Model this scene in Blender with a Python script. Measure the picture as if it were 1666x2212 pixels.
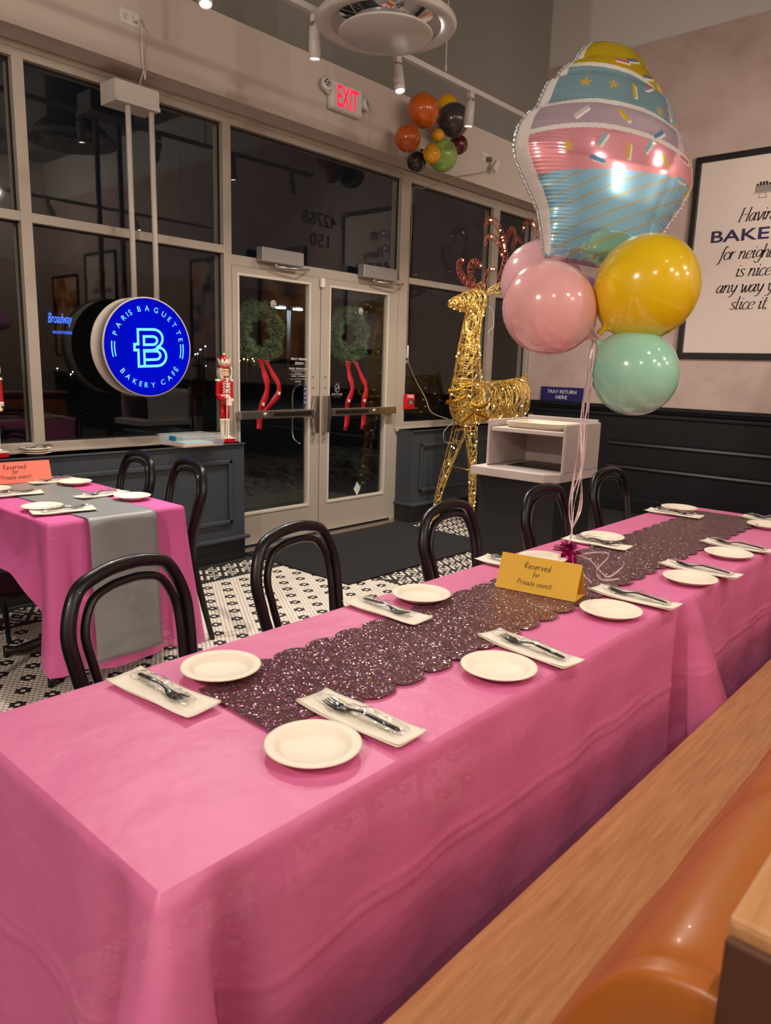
import bpy, bmesh, math, random
import numpy as np
from mathutils import Matrix, Vector
random.seed(7); rng = np.random.default_rng(7)
PI = math.pi
for o in list(bpy.data.objects): bpy.data.objects.remove(o)
S = bpy.context.scene; COL = S.collection

# ------------------------------------------------------------ camera, world, lights, exposure
cam = bpy.data.cameras.new('camera'); camo = bpy.data.objects.new('camera', cam); COL.objects.link(camo)
R = [0.666935, -0.744533, 0.029469, -0.124433, -0.150283, -0.980781, 0.734653, 0.65045, -0.192874]
r_, d_, f_ = Vector(R[0:3]), Vector(R[3:6]), Vector(R[6:9])
m = Matrix((r_, -d_, -f_)).transposed().to_4x4(); m.translation = Vector((0, 0, 1.40))
camo.matrix_world = m
cam.sensor_fit = 'HORIZONTAL'; cam.sensor_width = 36; cam.lens = 1607.69 / 1666 * 36
cam.clip_start = .02; cam.clip_end = 300
cam.dof.use_dof = True; cam.dof.focus_distance = 3.0; cam.dof.aperture_fstop = 9.0
S.camera = camo
W = bpy.data.worlds.new('world'); S.world = W; W.use_nodes = True
W.node_tree.nodes['Background'].inputs[0].default_value = (.010, .011, .014, 1)
W.node_tree.nodes['Background'].inputs[1].default_value = 0.25
S.view_settings.view_transform = 'Standard'; S.view_settings.look = 'None'
S.view_settings.gamma = 1; S.view_settings.use_curve_mapping = False
S.view_settings.exposure = 0.55
WARM = (1.0, .885, .785)
TRACK = [(1.55, (1.5, 3.3, .76), 1.5), (2.25, (1.2, 1.1, .76), 1.1), (2.94, (3.3, 3.5, 0), 1.5), (3.60, (2.9, 1.1, .76), 1.2), (4.34, (4.4, 3.7, 0), 1.7), (5.02, (5.9, 3.4, .9), 1.5)]
E_TRACK = 72.0
BACK = [(.95, -.15, (.9, .4, 0), 1), (2.0, -.15, (2.0, .35, 0), 1), (3.1, -.15, (3.1, .35, 0), 1), (4.2, -.15, (7.3, 1.9, 2.0), 3.6), (5.3, -.15, (7.3, 3.2, 2.6), 3.6)]
E_BACK = 42.0
DOWN = [(-2.0, 1.0, 3.3, 1.9), (-1.8, -2.4, 4.3, 1), (1.4, -3.6, 4.3, 1), (4.4, -3.4, 4.3, 1), (2.2, -6.0, 4.3, 1), (5.8, -5.6, 4.3, 1)]      # unseen bulbs added to fill the room with light
E_DOWN = 80.0

# ------------------------------------------------------------ helpers
class MB:
    def __init__(s): s.v = []; s.f = []; s.mi = []; s.sm = []
    def add(s, v, f, mi=0, sm=False):
        b = len(s.v); s.v += [tuple(p) for p in v]
        for q in f: s.f.append(tuple(b + i for i in q)); s.mi.append(mi); s.sm.append(sm)
    def box(s, x0, y0, z0, x1, y1, z1, mi=0):
        s.add([(x0,y0,z0),(x1,y0,z0),(x1,y1,z0),(x0,y1,z0),(x0,y0,z1),(x1,y0,z1),(x1,y1,z1),(x0,y1,z1)],
              [(0,3,2,1),(4,5,6,7),(0,1,5,4),(1,2,6,5),(2,3,7,6),(3,0,4,7)], mi); return s
    def tube(s, P, r, n=8, mi=0, closed=False, sm=True):
        P = [Vector(p) for p in P]; N = len(P)
        rr = r if isinstance(r, (list, tuple)) else [r] * N
        vs = []; fs = []; up = None
        for i, p in enumerate(P):
            a = P[(i-1) % N] if (closed or i > 0) else p; b = P[(i+1) % N] if (closed or i < N-1) else p
            t = b - a
            t = t.normalized() if t.length > 1e-9 else Vector((0,0,1))
            if up is None:
                up = Vector((0,0,1)) if abs(t.z) < .9 else Vector((1,0,0))
            u = (up - t * up.dot(t))
            u = u.normalized() if u.length > 1e-6 else t.orthogonal().normalized()
            w = t.cross(u); up = u
            for k in range(n):
                an = 2*PI*k/n; vs.append(p + (u*math.cos(an) + w*math.sin(an)) * rr[i])
        for i in range(N if closed else N-1):
            j = (i+1) % N
            for k in range(n):
                l = (k+1) % n; fs.append((i*n+k, i*n+l, j*n+l, j*n+k))
        if not closed: fs.append(tuple(range(n-1,-1,-1))); fs.append(tuple((N-1)*n+k for k in range(n)))
        s.add(vs, fs, mi, sm); return s
    def lathe(s, prof, n=32, M=None, mi=0, sm=True):
        vs = []; fs = []; L = len(prof)
        for r, z in prof:
            for k in range(n):
                a = 2*PI*k/n; p = Vector((r*math.cos(a), r*math.sin(a), z)); vs.append(M @ p if M else p)
        for i in range(L-1):
            for k in range(n):
                l = (k+1) % n; fs.append((i*n+k, i*n+l, (i+1)*n+l, (i+1)*n+k))
        if prof[0][0] > 1e-6: fs.append(tuple(range(n-1,-1,-1)))
        if prof[-1][0] > 1e-6: fs.append(tuple((L-1)*n+k for k in range(n)))
        s.add(vs, fs, mi, sm); return s
    def prism(s, poly, t, M=None, mi=0, sm=False):          # poly in xy, extruded along +z by t
        n = len(poly); vs = [Vector((x,y,0)) for x,y in poly] + [Vector((x,y,t)) for x,y in poly]
        if M: vs = [M @ v for v in vs]
        fs = [tuple(range(n-1,-1,-1)), tuple(range(n,2*n))] + [(i,(i+1)%n,n+(i+1)%n,n+i) for i in range(n)]
        s.add(vs, fs, mi, sm); return s
    def grid(s, F, nu, nv, mi=0, sm=True, cu=False):        # F(u,v) for u,v in 0..1
        vs = [F(i/nu, j/nv) for j in range(nv+1) for i in range(nu + (0 if cu else 1))]
        w = nu if cu else nu+1
        fs = [(j*w+i, j*w+(i+1)%w if cu else j*w+i+1, (j+1)*w+((i+1)%w if cu else i+1), (j+1)*w+i) for j in range(nv) for i in range(nu)]
        s.add(vs, fs, mi, sm); return s
    def mesh(s, me, M, mi=0):
        s.add([M @ v.co for v in me.vertices], [tuple(p.vertices) for p in me.polygons], mi); return s
    def build(s, name, mats, parent=None, bev=0, seg=2, kind=None, world=True):
        me = bpy.data.meshes.new(name); me.from_pydata(s.v, [], s.f)
        mats = mats if isinstance(mats, (list, tuple)) else [mats]
        for q in mats: me.materials.append(q)
        me.polygons.foreach_set('material_index', s.mi); me.polygons.foreach_set('use_smooth', s.sm)
        me.update()
        o = bpy.data.objects.new(name, me); COL.objects.link(o)
        if parent is not None:
            o.parent = parent
            if world: o.matrix_parent_inverse = wm(parent).inverted()
        if bev:
            b = o.modifiers.new('bevel', 'BEVEL'); b.width = bev; b.segments = seg; b.limit_method = 'ANGLE'; b.angle_limit = .6
            b.harden_normals = False
        if kind: o['kind'] = kind
        return o
def wm(o):
    M = o.matrix_basis.copy()
    return (wm(o.parent) @ o.matrix_parent_inverse @ M) if o.parent else M
def thing(name, label, cat, loc=(0,0,0), rz=0, group=None):
    o = bpy.data.objects.new(name, None); COL.objects.link(o); o.empty_display_size = .05
    o.location = loc; o.rotation_euler = (0,0,rz); return tag(o, label, cat, group)
def tag(o, label, cat, group=None):
    o['label'] = label; o['category'] = cat
    if group: o['group'] = group
    return o
def struct(name, loc=(0,0,0)):
    o = bpy.data.objects.new(name, None); COL.objects.link(o); o['kind'] = 'structure'; o.location = loc; return o
def kids(o): return [c for c in KID.get(o.name, [])]
def dup(root, loc, rz, label, group=None):
    def cp(o, par):
        c = o.copy(); COL.objects.link(c); c.parent = par
        for ch in [x for x in COL.objects if x.parent == o]: cp(ch, c)
        return c
    r = cp(root, None); r.location = loc; r.rotation_euler = (0,0,rz); r['label'] = label
    if group: r['group'] = group
    return r
def cr(P, n=8, closed=False):                                # Catmull-Rom
    P = [np.array(p, float) for p in P]; N = len(P); o = []
    for i in range(N if closed else N-1):
        g = (lambda k: P[k % N]) if closed else (lambda k: P[min(max(k,0),N-1)])
        p0,p1,p2,p3 = g(i-1),g(i),g(i+1),g(i+2)
        for t in np.linspace(0,1,n,endpoint=False):
            o.append(.5*((2*p1)+(p2-p0)*t+(2*p0-5*p1+4*p2-p3)*t*t+(3*p1-p0-3*p2+p3)*t**3))
    if not closed: o.append(P[-1])
    return [tuple(map(float, q)) for q in o]
def frame(o, x, y, z=None):                                  # matrix with columns x, y, x×y at o
    x = Vector(x).normalized(); y = Vector(y); y = (y - x*y.dot(x)).normalized(); z = x.cross(y)
    M = Matrix((x,y,z)).transposed().to_4x4(); M.translation = Vector(o); return M
def Tm(*a): return Matrix.Translation(Vector(a))
def Rz(a): return Matrix.Rotation(a,4,'Z')
WIN = lambda x,y,z: frame((x,y,z),(1,0,0),(0,0,1))           # sign faces -Y
RW = lambda x,y,z: frame((x,y,z),(0,-1,0),(0,0,1))           # sign faces -X

# materials ---------------------------------------------------
def lin(c):
    return tuple(((q/255/12.92) if q/255 <= .04045 else ((q/255+.055)/1.055)**2.4) for q in c) + (1,)
MC = {}
def mat(name, rgb=(200,200,200), rough=.5, metal=0, emit=None, es=1, alpha=1, spec=.5, coat=0, bump=None, noise=None, trans=0, sheen=0, aniso=0):
    if name in MC: return MC[name]
    m = bpy.data.materials.new(name); m.use_nodes = True; nt = m.node_tree; b = nt.nodes['Principled BSDF']
    I = b.inputs; I['Base Color'].default_value = lin(rgb); I['Roughness'].default_value = rough; I['Metallic'].default_value = metal
    I['Specular IOR Level'].default_value = spec; I['Alpha'].default_value = alpha; I['Coat Weight'].default_value = coat
    I['Transmission Weight'].default_value = trans
    if emit: I['Emission Color'].default_value = lin(emit); I['Emission Strength'].default_value = es
    if noise or bump: tc = nt.nodes.new('ShaderNodeTexCoord')
    if noise:                                                  # (scale, rgb2, stretch xyz, contrast)
        sc, c2, st, con = noise
        mp = nt.nodes.new('ShaderNodeMapping'); mp.inputs['Scale'].default_value = st
        n = nt.nodes.new('ShaderNodeTexNoise'); n.inputs['Scale'].default_value = sc; n.inputs['Detail'].default_value = 6; n.inputs['Roughness'].default_value = .6
        rp = nt.nodes.new('ShaderNodeValToRGB'); rp.color_ramp.elements[0].position = .5-con; rp.color_ramp.elements[1].position = .5+con
        rp.color_ramp.elements[0].color = lin(rgb); rp.color_ramp.elements[1].color = lin(c2)
        nt.links.new(tc.outputs['Object'], mp.inputs[0]); nt.links.new(mp.outputs[0], n.inputs[0])
        nt.links.new(n.outputs[0], rp.inputs[0]); nt.links.new(rp.outputs[0], I['Base Color'])
    if bump:                                                   # (scale, strength, distance, stretch)
        sc, stg, dist, st = bump
        mp = nt.nodes.new('ShaderNodeMapping'); mp.inputs['Scale'].default_value = st
        n = nt.nodes.new('ShaderNodeTexNoise'); n.inputs['Scale'].default_value = sc; n.inputs['Detail'].default_value = 4
        bp = nt.nodes.new('ShaderNodeBump'); bp.inputs['Strength'].default_value = stg; bp.inputs['Distance'].default_value = dist
        nt.links.new(tc.outputs['Object'], mp.inputs[0]); nt.links.new(mp.outputs[0], n.inputs[0])
        nt.links.new(n.outputs[0], bp.inputs['Height']); nt.links.new(bp.outputs[0], I['Normal'])
    MC[name] = m; return m
def glassmat(name, tint, f0, gloss=.02):
    m = bpy.data.materials.new(name); m.use_nodes = True; nt = m.node_tree; N = nt.nodes; L = nt.links
    N.remove(N['Principled BSDF']); out = N['Material Output']
    ge = N.new('ShaderNodeNewGeometry'); dt = N.new('ShaderNodeVectorMath'); dt.operation = 'DOT_PRODUCT'
    L.new(ge.outputs['Incoming'], dt.inputs[0]); L.new(ge.outputs['Normal'], dt.inputs[1])
    def math_(op, a, b=None, bv=None):
        n = N.new('ShaderNodeMath'); n.operation = op; n.use_clamp = False
        (L.new(a, n.inputs[0]) if not isinstance(a, float) else setattr(n.inputs[0],'default_value',a))
        if b is not None: (L.new(b, n.inputs[1]) if not isinstance(b, float) else setattr(n.inputs[1],'default_value',b))
        return n.outputs[0]
    a = math_('ABSOLUTE', dt.outputs['Value']); i = math_('SUBTRACT', 1.0, a); p = math_('POWER', i, 5.0)
    q = math_('MULTIPLY', p, 1-f0); fr = math_('ADD', q, f0)
    tr = N.new('ShaderNodeBsdfTransparent'); tr.inputs[0].default_value = (*tint,1)
    gl = N.new('ShaderNodeBsdfGlossy'); gl.inputs['Roughness'].default_value = gloss; gl.inputs[0].default_value = (1,1,1,1)
    mx = N.new('ShaderNodeMixShader'); L.new(fr, mx.inputs[0]); L.new(tr.outputs[0], mx.inputs[1]); L.new(gl.outputs[0], mx.inputs[2])
    L.new(mx.outputs[0], out.inputs[0]); MC[name] = m; return m

M_alu = mat('frame_aluminium', (176,166,152), .42, .25, spec=.4)
M_aluc = mat('closer_aluminium', (150,146,142), .45, .4)
M_gask = mat('gasket_black', (14,14,14), .6)
M_glass = glassmat('window_glass', (.94,.96,.95), .033)
M_clear = glassmat('clear_plastic', (.90,.95,.96), .06, .12)
M_film = glassmat('cellophane', (.975,.975,.975), .07, .10)
M_steel = mat('brushed_steel', (196,190,180), .25, 1)
M_black = mat('satin_black', (16,15,15), .35, coat=.3)
M_blackw = mat('black_lacquer_wood', (14,12,11), .34, coat=.15, spec=.4)
M_white = mat('white_paint', (206,200,192), .55)
M_whitepl = mat('white_plastic', (214,208,200), .35)
M_wallw = mat('bulkhead_paint', (198,184,172), .75)
M_wallg = mat('grey_wall_paint', (128,123,114), .8)
M_ceil = mat('ceiling_grey_paint', (120,116,110), .85)
M_plaster = mat('blush_plaster', (198,176,166), .7, noise=(2.6,(176,150,142),(1,1,1.3),.22), bump=(9,.25,.01,(1,1,1)))
M_wains = mat('charcoal_wainscot_paint', (54,60,66), .45)
M_wainsr = mat('black_wainscot_paint', (20,22,26), .42)
M_base = mat('black_baseboard', (26,25,26), .5)
M_wood = mat('oak_wood', (206,152,102), .42, noise=(5,(168,116,74),(1.2,16,16),.25), bump=(30,.12,.003,(.6,14,14)))
M_woodend = mat('dark_wood_end', (92,54,32), .5, noise=(8,(72,42,26),(8,8,1.2),.3))
M_leather = mat('tan_leather', (176,98,32), .38, bump=(140,.12,.0015,(1,1,1)), coat=.1)
M_seam = mat('leather_seam', (60,30,10), .6)
M_grout = mat('dark_grout', (34,31,28), .8)
M_tw = mat('tile_white', (226,218,204), .32)
M_tb = mat('tile_black', (40,36,34), .35)
M_matblk = mat('black_mat_pile', (13,13,13), .95, noise=(60,(24,23,23),(1,1,1),.2), bump=(300,.6,.004,(1,1,1)))
M_pink = mat('pink_plastic_film', (224,118,166), .44, alpha=.93, bump=(7,.42,.02,(1,1,1)))
M_pink2 = mat('pink_plastic_film_far', (232,108,176), .44, alpha=.86, bump=(7,.3,.02,(1,1,1)))
M_grey = mat('grey_plastic_film', (142,144,144), .38, alpha=.95, bump=(6,.25,.02,(1,1,1)))
M_plate = mat('paper_plate', (238,228,208), .55)
M_nap = mat('paper_napkin', (238,230,212), .8, bump=(60,.2,.002,(1,1,1)))
M_fork = mat('black_plastic_fork', (24,24,26), .22)
M_yel = mat('yellow_card', (226,178,58), .7)
M_coral = mat('coral_card', (236,120,100), .7)
M_ink = mat('marker_ink', (38,28,20), .6)
M_marble = mat('pale_laminate', (206,194,186), .4, noise=(2.5,(188,174,168),(1,1,1.6),.2))
M_hole = mat('dark_metal', (48,46,46), .3, .6)
M_navy = mat('navy_sign', (36,34,92), .5)
M_txtw = mat('white_lettering', (230,226,220), .5)
M_txtn = mat('navy_lettering', (44,38,72), .6)
M_txtb = mat('brown_black_lettering', (48,34,30), .6)
M_poster = mat('poster_paper', (214,196,186), .6)
M_frameb = mat('black_frame', (30,29,27), .4)
M_red = mat('red_lacquer', (190,8,28), .3, coat=.4)
M_redrib = mat('red_ribbon', (206,14,40), .35)
M_cream = mat('cream_lacquer', (232,220,202), .35)
M_skin = mat('painted_skin', (226,178,134), .4)
M_hair = mat('white_wool', (214,208,196), .95)
M_gold = mat('gold_wire', (255,216,124), .34, .9)
M_copper = mat('copper_red_wire', (206,112,88), .32, .8)
M_led = mat('warm_led', (255,240,180), .4, emit=(255,240,180), es=3)
M_goldr = mat('gold_ribbon', (206,146,40), .25, .8)
M_cord = mat('tan_cord', (150,132,104), .6)
M_cordw = mat('white_cord', (206,200,194), .5)
M_lens = mat('lamp_lens', (255,250,245), .3, emit=(255,246,235), es=16)
M_chrome = mat('chrome', (220,220,224), .06, 1)
M_foliage = mat('pine_needles', (120,150,100), .7, noise=(55,(58,82,50),(1,1,1),.15))
M_asph = mat('asphalt', (26,26,28), .9, noise=(8,(34,34,36),(1,1,1),.3))
M_conc = mat('outdoor_concrete', (84,82,80), .9)
M_snow = mat('snow_patch', (150,152,158), .9)

# lettering: all strings turned to meshes in one go, while the scene is still empty
STR = ['EXIT','TRAY RETURN','HERE','BAKERS','BAKERY CAFÉ','HOURS','Mon-Sun 6:00 AM - 10:00 PM','These operating schedules may be','altered without notice','PICKUP','DELIVERY','ONLINE','SMOKE FREE','For your comfort','Thank you','42768','150','FIRE','PULL','DOWN','PUSH','Broadway','SALON STUDIOS'] + list('PARISBGUETKYCFÉHL')
TX = {}
def mk_texts():
    tmp = []
    for s in dict.fromkeys(STR):
        c = bpy.data.curves.new('t','FONT'); c.body = s; c.align_x = 'CENTER'; c.align_y = 'CENTER'; c.resolution_u = 4
        c.offset = .018 if s in ('BAKERS','EXIT','FIRE') else .006
        if s == 'Broadway': c.shear = .35
        o = bpy.data.objects.new('t', c); COL.objects.link(o); tmp.append((s,o))
    bpy.context.view_layer.update(); dg = bpy.context.evaluated_depsgraph_get()
    for s,o in tmp: TX[s] = bpy.data.meshes.new_from_object(o.evaluated_get(dg))
    for s,o in tmp: bpy.data.objects.remove(o)
mk_texts()
def tdim(s):
    xs = [v.co.x for v in TX[s].vertices]; ys = [v.co.y for v in TX[s].vertices]; return max(xs)-min(xs), max(ys)-min(ys), (max(ys)+min(ys))/2, (max(xs)+min(xs))/2
def text(mb, s, M, h=None, w=None, mi=0, mirror=False):
    tw, th, cy, cx = tdim(s); sy = (h/th) if h else w/tw; sx = (w/tw) if w else sy
    mb.mesh(TX[s], M @ Matrix.Diagonal((-sx if mirror else sx, sy, 1, 1)) @ Tm(-cx,-cy,0), mi)

# pen-stroke alphabet (x-height 1): list of strokes, advance
G = {
'a':([[(.8,.85),(.5,1),(.18,.7),(.1,.3),(.3,.0),(.55,.2),(.82,.95)],[(.82,.95),(.72,.3),(.8,.02),(1,.2)]],1.05),
'b':([[(.15,1.75),(.12,.9),(.12,.1)],[(.12,.5),(.45,1),(.8,.75),(.75,.2),(.4,0),(.12,.15)]],.95),
'c':([[(.75,.85),(.45,1),(.12,.6),(.2,.1),(.5,0),(.8,.25)]],.85),
'd':([[(.78,.8),(.45,.95),(.12,.5),(.3,.02),(.6,.15),(.8,.7)],[(.88,1.75),(.8,.7),(.78,.1),(.95,.1)]],1.05),
'e':([[(.14,.48),(.5,.52),(.78,.75),(.55,1),(.2,.8),(.12,.35),(.35,.0),(.8,.2)]],.88),
'f':([[(.85,1.6),(.65,1.75),(.48,1.3),(.38,.2),(.22,-.5),(.0,-.55)],[(.12,.95),(.75,.98)]],.72),
'g':([[(.8,.85),(.45,1),(.14,.6),(.3,.15),(.65,.3),(.84,.95)],[(.84,.95),(.78,-.2),(.5,-.6),(.1,-.4)]],1.0),
'h':([[(.18,1.75),(.14,.9),(.12,0)],[(.12,.5),(.45,.98),(.7,.8),(.68,.15),(.8,.02),(.95,.2)]],1.0),
'i':([[(.1,.85),(.28,1),(.22,.4),(.3,.02),(.5,.2)],[(.32,1.42),(.36,1.46)]],.52),
'l':([[(.22,1.75),(.18,.9),(.2,.05),(.42,.15)]],.5),
'n':([[(.05,.85),(.2,.98),(.16,.4),(.12,0)],[(.14,.5),(.45,.98),(.72,.8),(.68,.15),(.8,.02),(.98,.2)]],1.05),
'o':([[(.5,1),(.15,.7),(.15,.25),(.45,0),(.8,.3),(.8,.75),(.5,1)]],.95),
'r':([[(.05,.85),(.2,.98),(.16,.4),(.12,0)],[(.14,.55),(.4,.95),(.68,.92)]],.75),
's':([[(.68,.85),(.4,1),(.18,.78),(.4,.52),(.66,.25),(.4,0),(.1,.15)]],.8),
't':([[(.38,1.5),(.3,.8),(.28,.15),(.45,.0),(.65,.2)],[(.08,.98),(.62,1)]],.68),
'u':([[(.05,.85),(.2,1),(.16,.4),(.3,.02),(.55,.2),(.75,1)],[(.75,1),(.68,.3),(.78,.02),(.98,.2)]],1.05),
'v':([[(.05,.9),(.18,1),(.35,.1),(.42,.0),(.7,.6),(.74,1)]],.85),
'w':([[(.05,.9),(.18,1),(.28,.1),(.4,.05),(.65,.9)],[(.65,.9),(.72,.1),(.85,.03),(1.1,.5),(1.15,1)]],1.28),
'y':([[(.05,.88),(.2,1),(.24,.4),(.42,.1),(.7,.4),(.8,1)],[(.8,1),(.7,.2),(.4,-.5),(.05,-.5)]],.98),
'H':([[(.2,1.7),(.05,0)],[(1.1,1.7),(.95,0)],[(.12,.88),(1.02,.88)],[(-.12,0),(.22,0)],[(.78,0),(1.12,0)],[(.03,1.7),(.37,1.7)],[(.93,1.7),(1.27,1.7)]],1.35),
'R':([[(.15,0),(.2,1.7)],[(.1,1.6),(.6,1.75),(.85,1.4),(.6,1.0),(.2,.9)],[(.3,.9),(.9,0)]],1.1),
'P':([[(.15,0),(.2,1.7)],[(.1,1.6),(.6,1.75),(.85,1.4),(.6,1.0),(.2,.85)]],.95),
'!':([[(.3,1.6),(.22,.45)],[(.18,.05),(.2,.1)]],.45),
'.':([[(.15,.02),(.2,.07)]],.4), ' ':([],.6)}
def pen_width(s): return sum(G[c][1] for c in s)
def pen(mb, s, M, xh, nib=.12, thin=.03, ang=.6, shear=0, center=True, space=1.0):
    x = -pen_width(s)*xh*space/2 if center else 0
    n = Vector((math.cos(ang), math.sin(ang)))
    for c in s:
        for st in G[c][0]:
            if len(st) == 2 and math.hypot(st[0][0]-st[1][0],st[0][1]-st[1][1]) < .1:
                rd = max(.085, thin*.8)*xh; cx = x+(st[0][0]+shear*st[0][1])*xh; cy = st[0][1]*xh
                mb.add([M @ Vector((cx+rd*math.cos(q),cy+rd*math.sin(q),0)) for q in np.linspace(0,2*PI,10,False)], [tuple(range(10))]); continue
            P = cr(st, 7) if len(st) > 2 else [st[0], ((st[0][0]+st[1][0])/2,(st[0][1]+st[1][1])/2), st[1]]
            L = []; Rr = []
            for k, (px, py) in enumerate(P):
                a = P[max(k-1,0)]; b = P[min(k+1,len(P)-1)]; t = Vector((b[0]-a[0], b[1]-a[1]))
                t = t.normalized() if t.length > 1e-6 else Vector((0,1)); q = Vector((-t.y, t.x))
                hw = (abs(q.dot(n))*nib + thin)/2*xh
                cx = x + (px + shear*py)*xh; cy = py*xh
                L.append((cx+q.x*hw, cy+q.y*hw, 0)); Rr.append((cx-q.x*hw, cy-q.y*hw, 0))
            N = len(P); mb.add([M @ Vector(v) for v in L+Rr], [(k, k+1, N+k+1, N+k) for k in range(N-1)])
        x += G[c][1]*xh*space

YW, XR, YB = 4.437, 7.327, 4.235      # storefront face, right wall, bulkhead face
# ------------------------------------------------------------ setting: floor
fl = MB().box(-4,-7,-.1,XR+.15,4.62,-.0025).build('floor', M_grout); fl['kind'] = 'structure'
PX, PY, X0, Y0 = .02367, .01953, 2.766, 3.797
KEY = ["111101"[:5],"10001","10101","10001","01111","00000"]
tw_, tb_ = [], []
for j in range(int((1.25-Y0)/PY), int((4.40-Y0)/PY)):
    y = Y0 + j*PY; od = j % 2
    for i in range(int((.5-X0)/PX), int((5.75-X0)/PX)):
        x = X0 + (i+od*.5)*PX
        if 3.34 < x < 5.0 and 3.26 < y: continue
        if y > 4.2 and (x < 3.28 or x > 5.08): continue
        blk = False
        if abs(y-3.90) < .021 and x < 3.60 or abs(x-3.585) < .02 and y < 3.9: blk = True
        elif x > 3.585 or y > 3.9:
            if y > 4.17: blk = True
            else:
                ia = (2*i+od-j)//2; ib = (-j-2*i-od)//2
                blk = True if ia % 6 == 0 else KEY[ib % 6][ia % 6 - 1] == '0'
        else:
            for fi, fj in ((0,0),(3,6)):
                di = (i-fi+2) % 6 - 2; dj = (j-fj+2) % 12 - 2
                if dj == 0 and di in (-1,1): blk = True
                if dj in (-1,1) and di in ((-1,0) if fj % 2 == 0 else (0,1)): blk = True
        (tb_ if blk else tw_).append((x,y))
NG = 10; ang = np.arange(NG)*2*PI/NG
ring = np.stack([np.cos(ang), np.sin(ang)],1)
def tile_mesh(pts, name, m):
    pts = np.array(pts); n = len(pts)
    top = np.zeros((n,NG,3)); low = np.zeros((n,NG,3))
    top[:,:,:2] = pts[:,None]+ring*[PX*.435,PX*.435]; low[:,:,:2] = pts[:,None]+ring*PX*.468; low[:,:,2] = -.0025
    top[:,:,2] = rng.uniform(-.0002,.0002,n)[:,None]
    v = np.concatenate([top,low],1).reshape(-1,3); b = np.arange(n)[:,None,None]*NG*2
    k = np.arange(NG); side = np.stack([k+NG, (k+1)%NG+NG, (k+1)%NG, k],1)
    me = bpy.data.meshes.new(name)
    q = (b+side[None]).reshape(-1); t = (b[:,:,0]+k[None]).reshape(-1)
    me.vertices.add(len(v)); me.vertices.foreach_set('co', v.reshape(-1))
    me.loops.add(len(q)+len(t)); me.loops.foreach_set('vertex_index', np.concatenate([q,t]))
    st = np.concatenate([np.arange(n*NG)*4, n*NG*4+np.arange(n)*NG]); me.polygons.add(n*NG+n); me.polygons.foreach_set('loop_start', st)
    me.update(calc_edges=True); me.materials.append(m)
    return me
allt = [(p,0) for p in tw_]+[(p,1) for p in tb_]
vis = sorted([t for t in allt if 2.62 < t[0][1] and 1.0 < t[0][0] < 2.3], key=lambda t: t[0][0]**2+t[0][1]**2)[:300]
near = set(t[0] for t in vis)
for nm, L, mm in (('mosaic_tiles', tw_, M_tw), ('mosaic_tiles', tb_, M_tb)):
    o = bpy.data.objects.new(nm, tile_mesh([p for p in L if p not in near], nm, mm)); COL.objects.link(o); o.parent = fl; o['kind'] = 'stuff'
one = [tile_mesh([(0,0)], 'tile', M_tw), tile_mesh([(0,0)], 'tile', M_tb)]
for p, b in vis:
    o = bpy.data.objects.new('tile', one[b]); COL.objects.link(o); o.parent = fl; o.location = (p[0], p[1], 0)
plain = mat('far_mosaic', (150,144,134), .4, noise=(40,(60,56,52),(1,1,1),.12))
MB().box(-4,-7,-.0025,XR,1.24,-.0005).build('far_floor', plain, fl)

# walls ------------------------------------------------------
w = MB().box(-4,YB,3.044,XR,4.55,3.515).build('wall_bulkhead', M_wallw); w['kind'] = 'structure'
w = MB().box(-4,4.42,3.515,XR,4.55,5.2).build('wall_window', M_wallg); w['kind'] = 'structure'
w = MB().box(-4,-7,5.2,XR+.15,4.55,5.3).build('ceiling', M_ceil); w['kind'] = 'structure'
wr = MB().box(XR,-7,0,XR+.15,4.55,5.2).build('wall_right', M_white); wr['kind'] = 'structure'
MB().box(XR-.012,-7,1.08,XR,4.43,4.44).build('plaster_panel', M_plaster, wr)
M_wp = mat('back_wall_paint', (196,178,166), .8)
w = MB().box(-4,-7.15,0,XR+.15,-7,5.2).build('wall_back', M_wp); w['kind'] = 'structure'
w = MB().box(-4.15,-7,0,-4,4.62,5.2).build('wall_left', M_wp); w['kind'] = 'structure'
b = struct('trim_1')                                          # right wainscot
MB().box(XR-.02,-7,.14,XR,4.42,.97).build('backing', M_wainsr, b)
MB().box(XR-.035,-7,0,XR,4.42,.14).build('baseboard', M_wainsr, b, .004)
def rail(prof, y0, y1, name, par, m):
    mb = MB(); n = len(prof)
    vs = [(XR-d, y0, z) for d,z in prof]+[(XR-d, y1, z) for d,z in prof]
    mb.add(vs, [(i,i+1,n+i+1,n+i) for i in range(n-1)]+[tuple(range(n)), tuple(range(2*n-1,n-1,-1))]); return mb.build(name, m, par)
rail([(0,.955),(.02,.955),(.03,.975),(.028,1.0),(.045,1.02),(.05,1.035),(.06,1.045),(.06,1.08),(0,1.08)],-7,4.42,'chair_rail',b,M_wainsr)
for za, zb in ((.675,.73),(.435,.49)):
    rail([(.02,za),(.036,za),(.04,za+.01),(.03,za+.03),(.034,zb-.008),(.02,zb)],-7,3.42,'panel_rail',b,M_wainsr)
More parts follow.
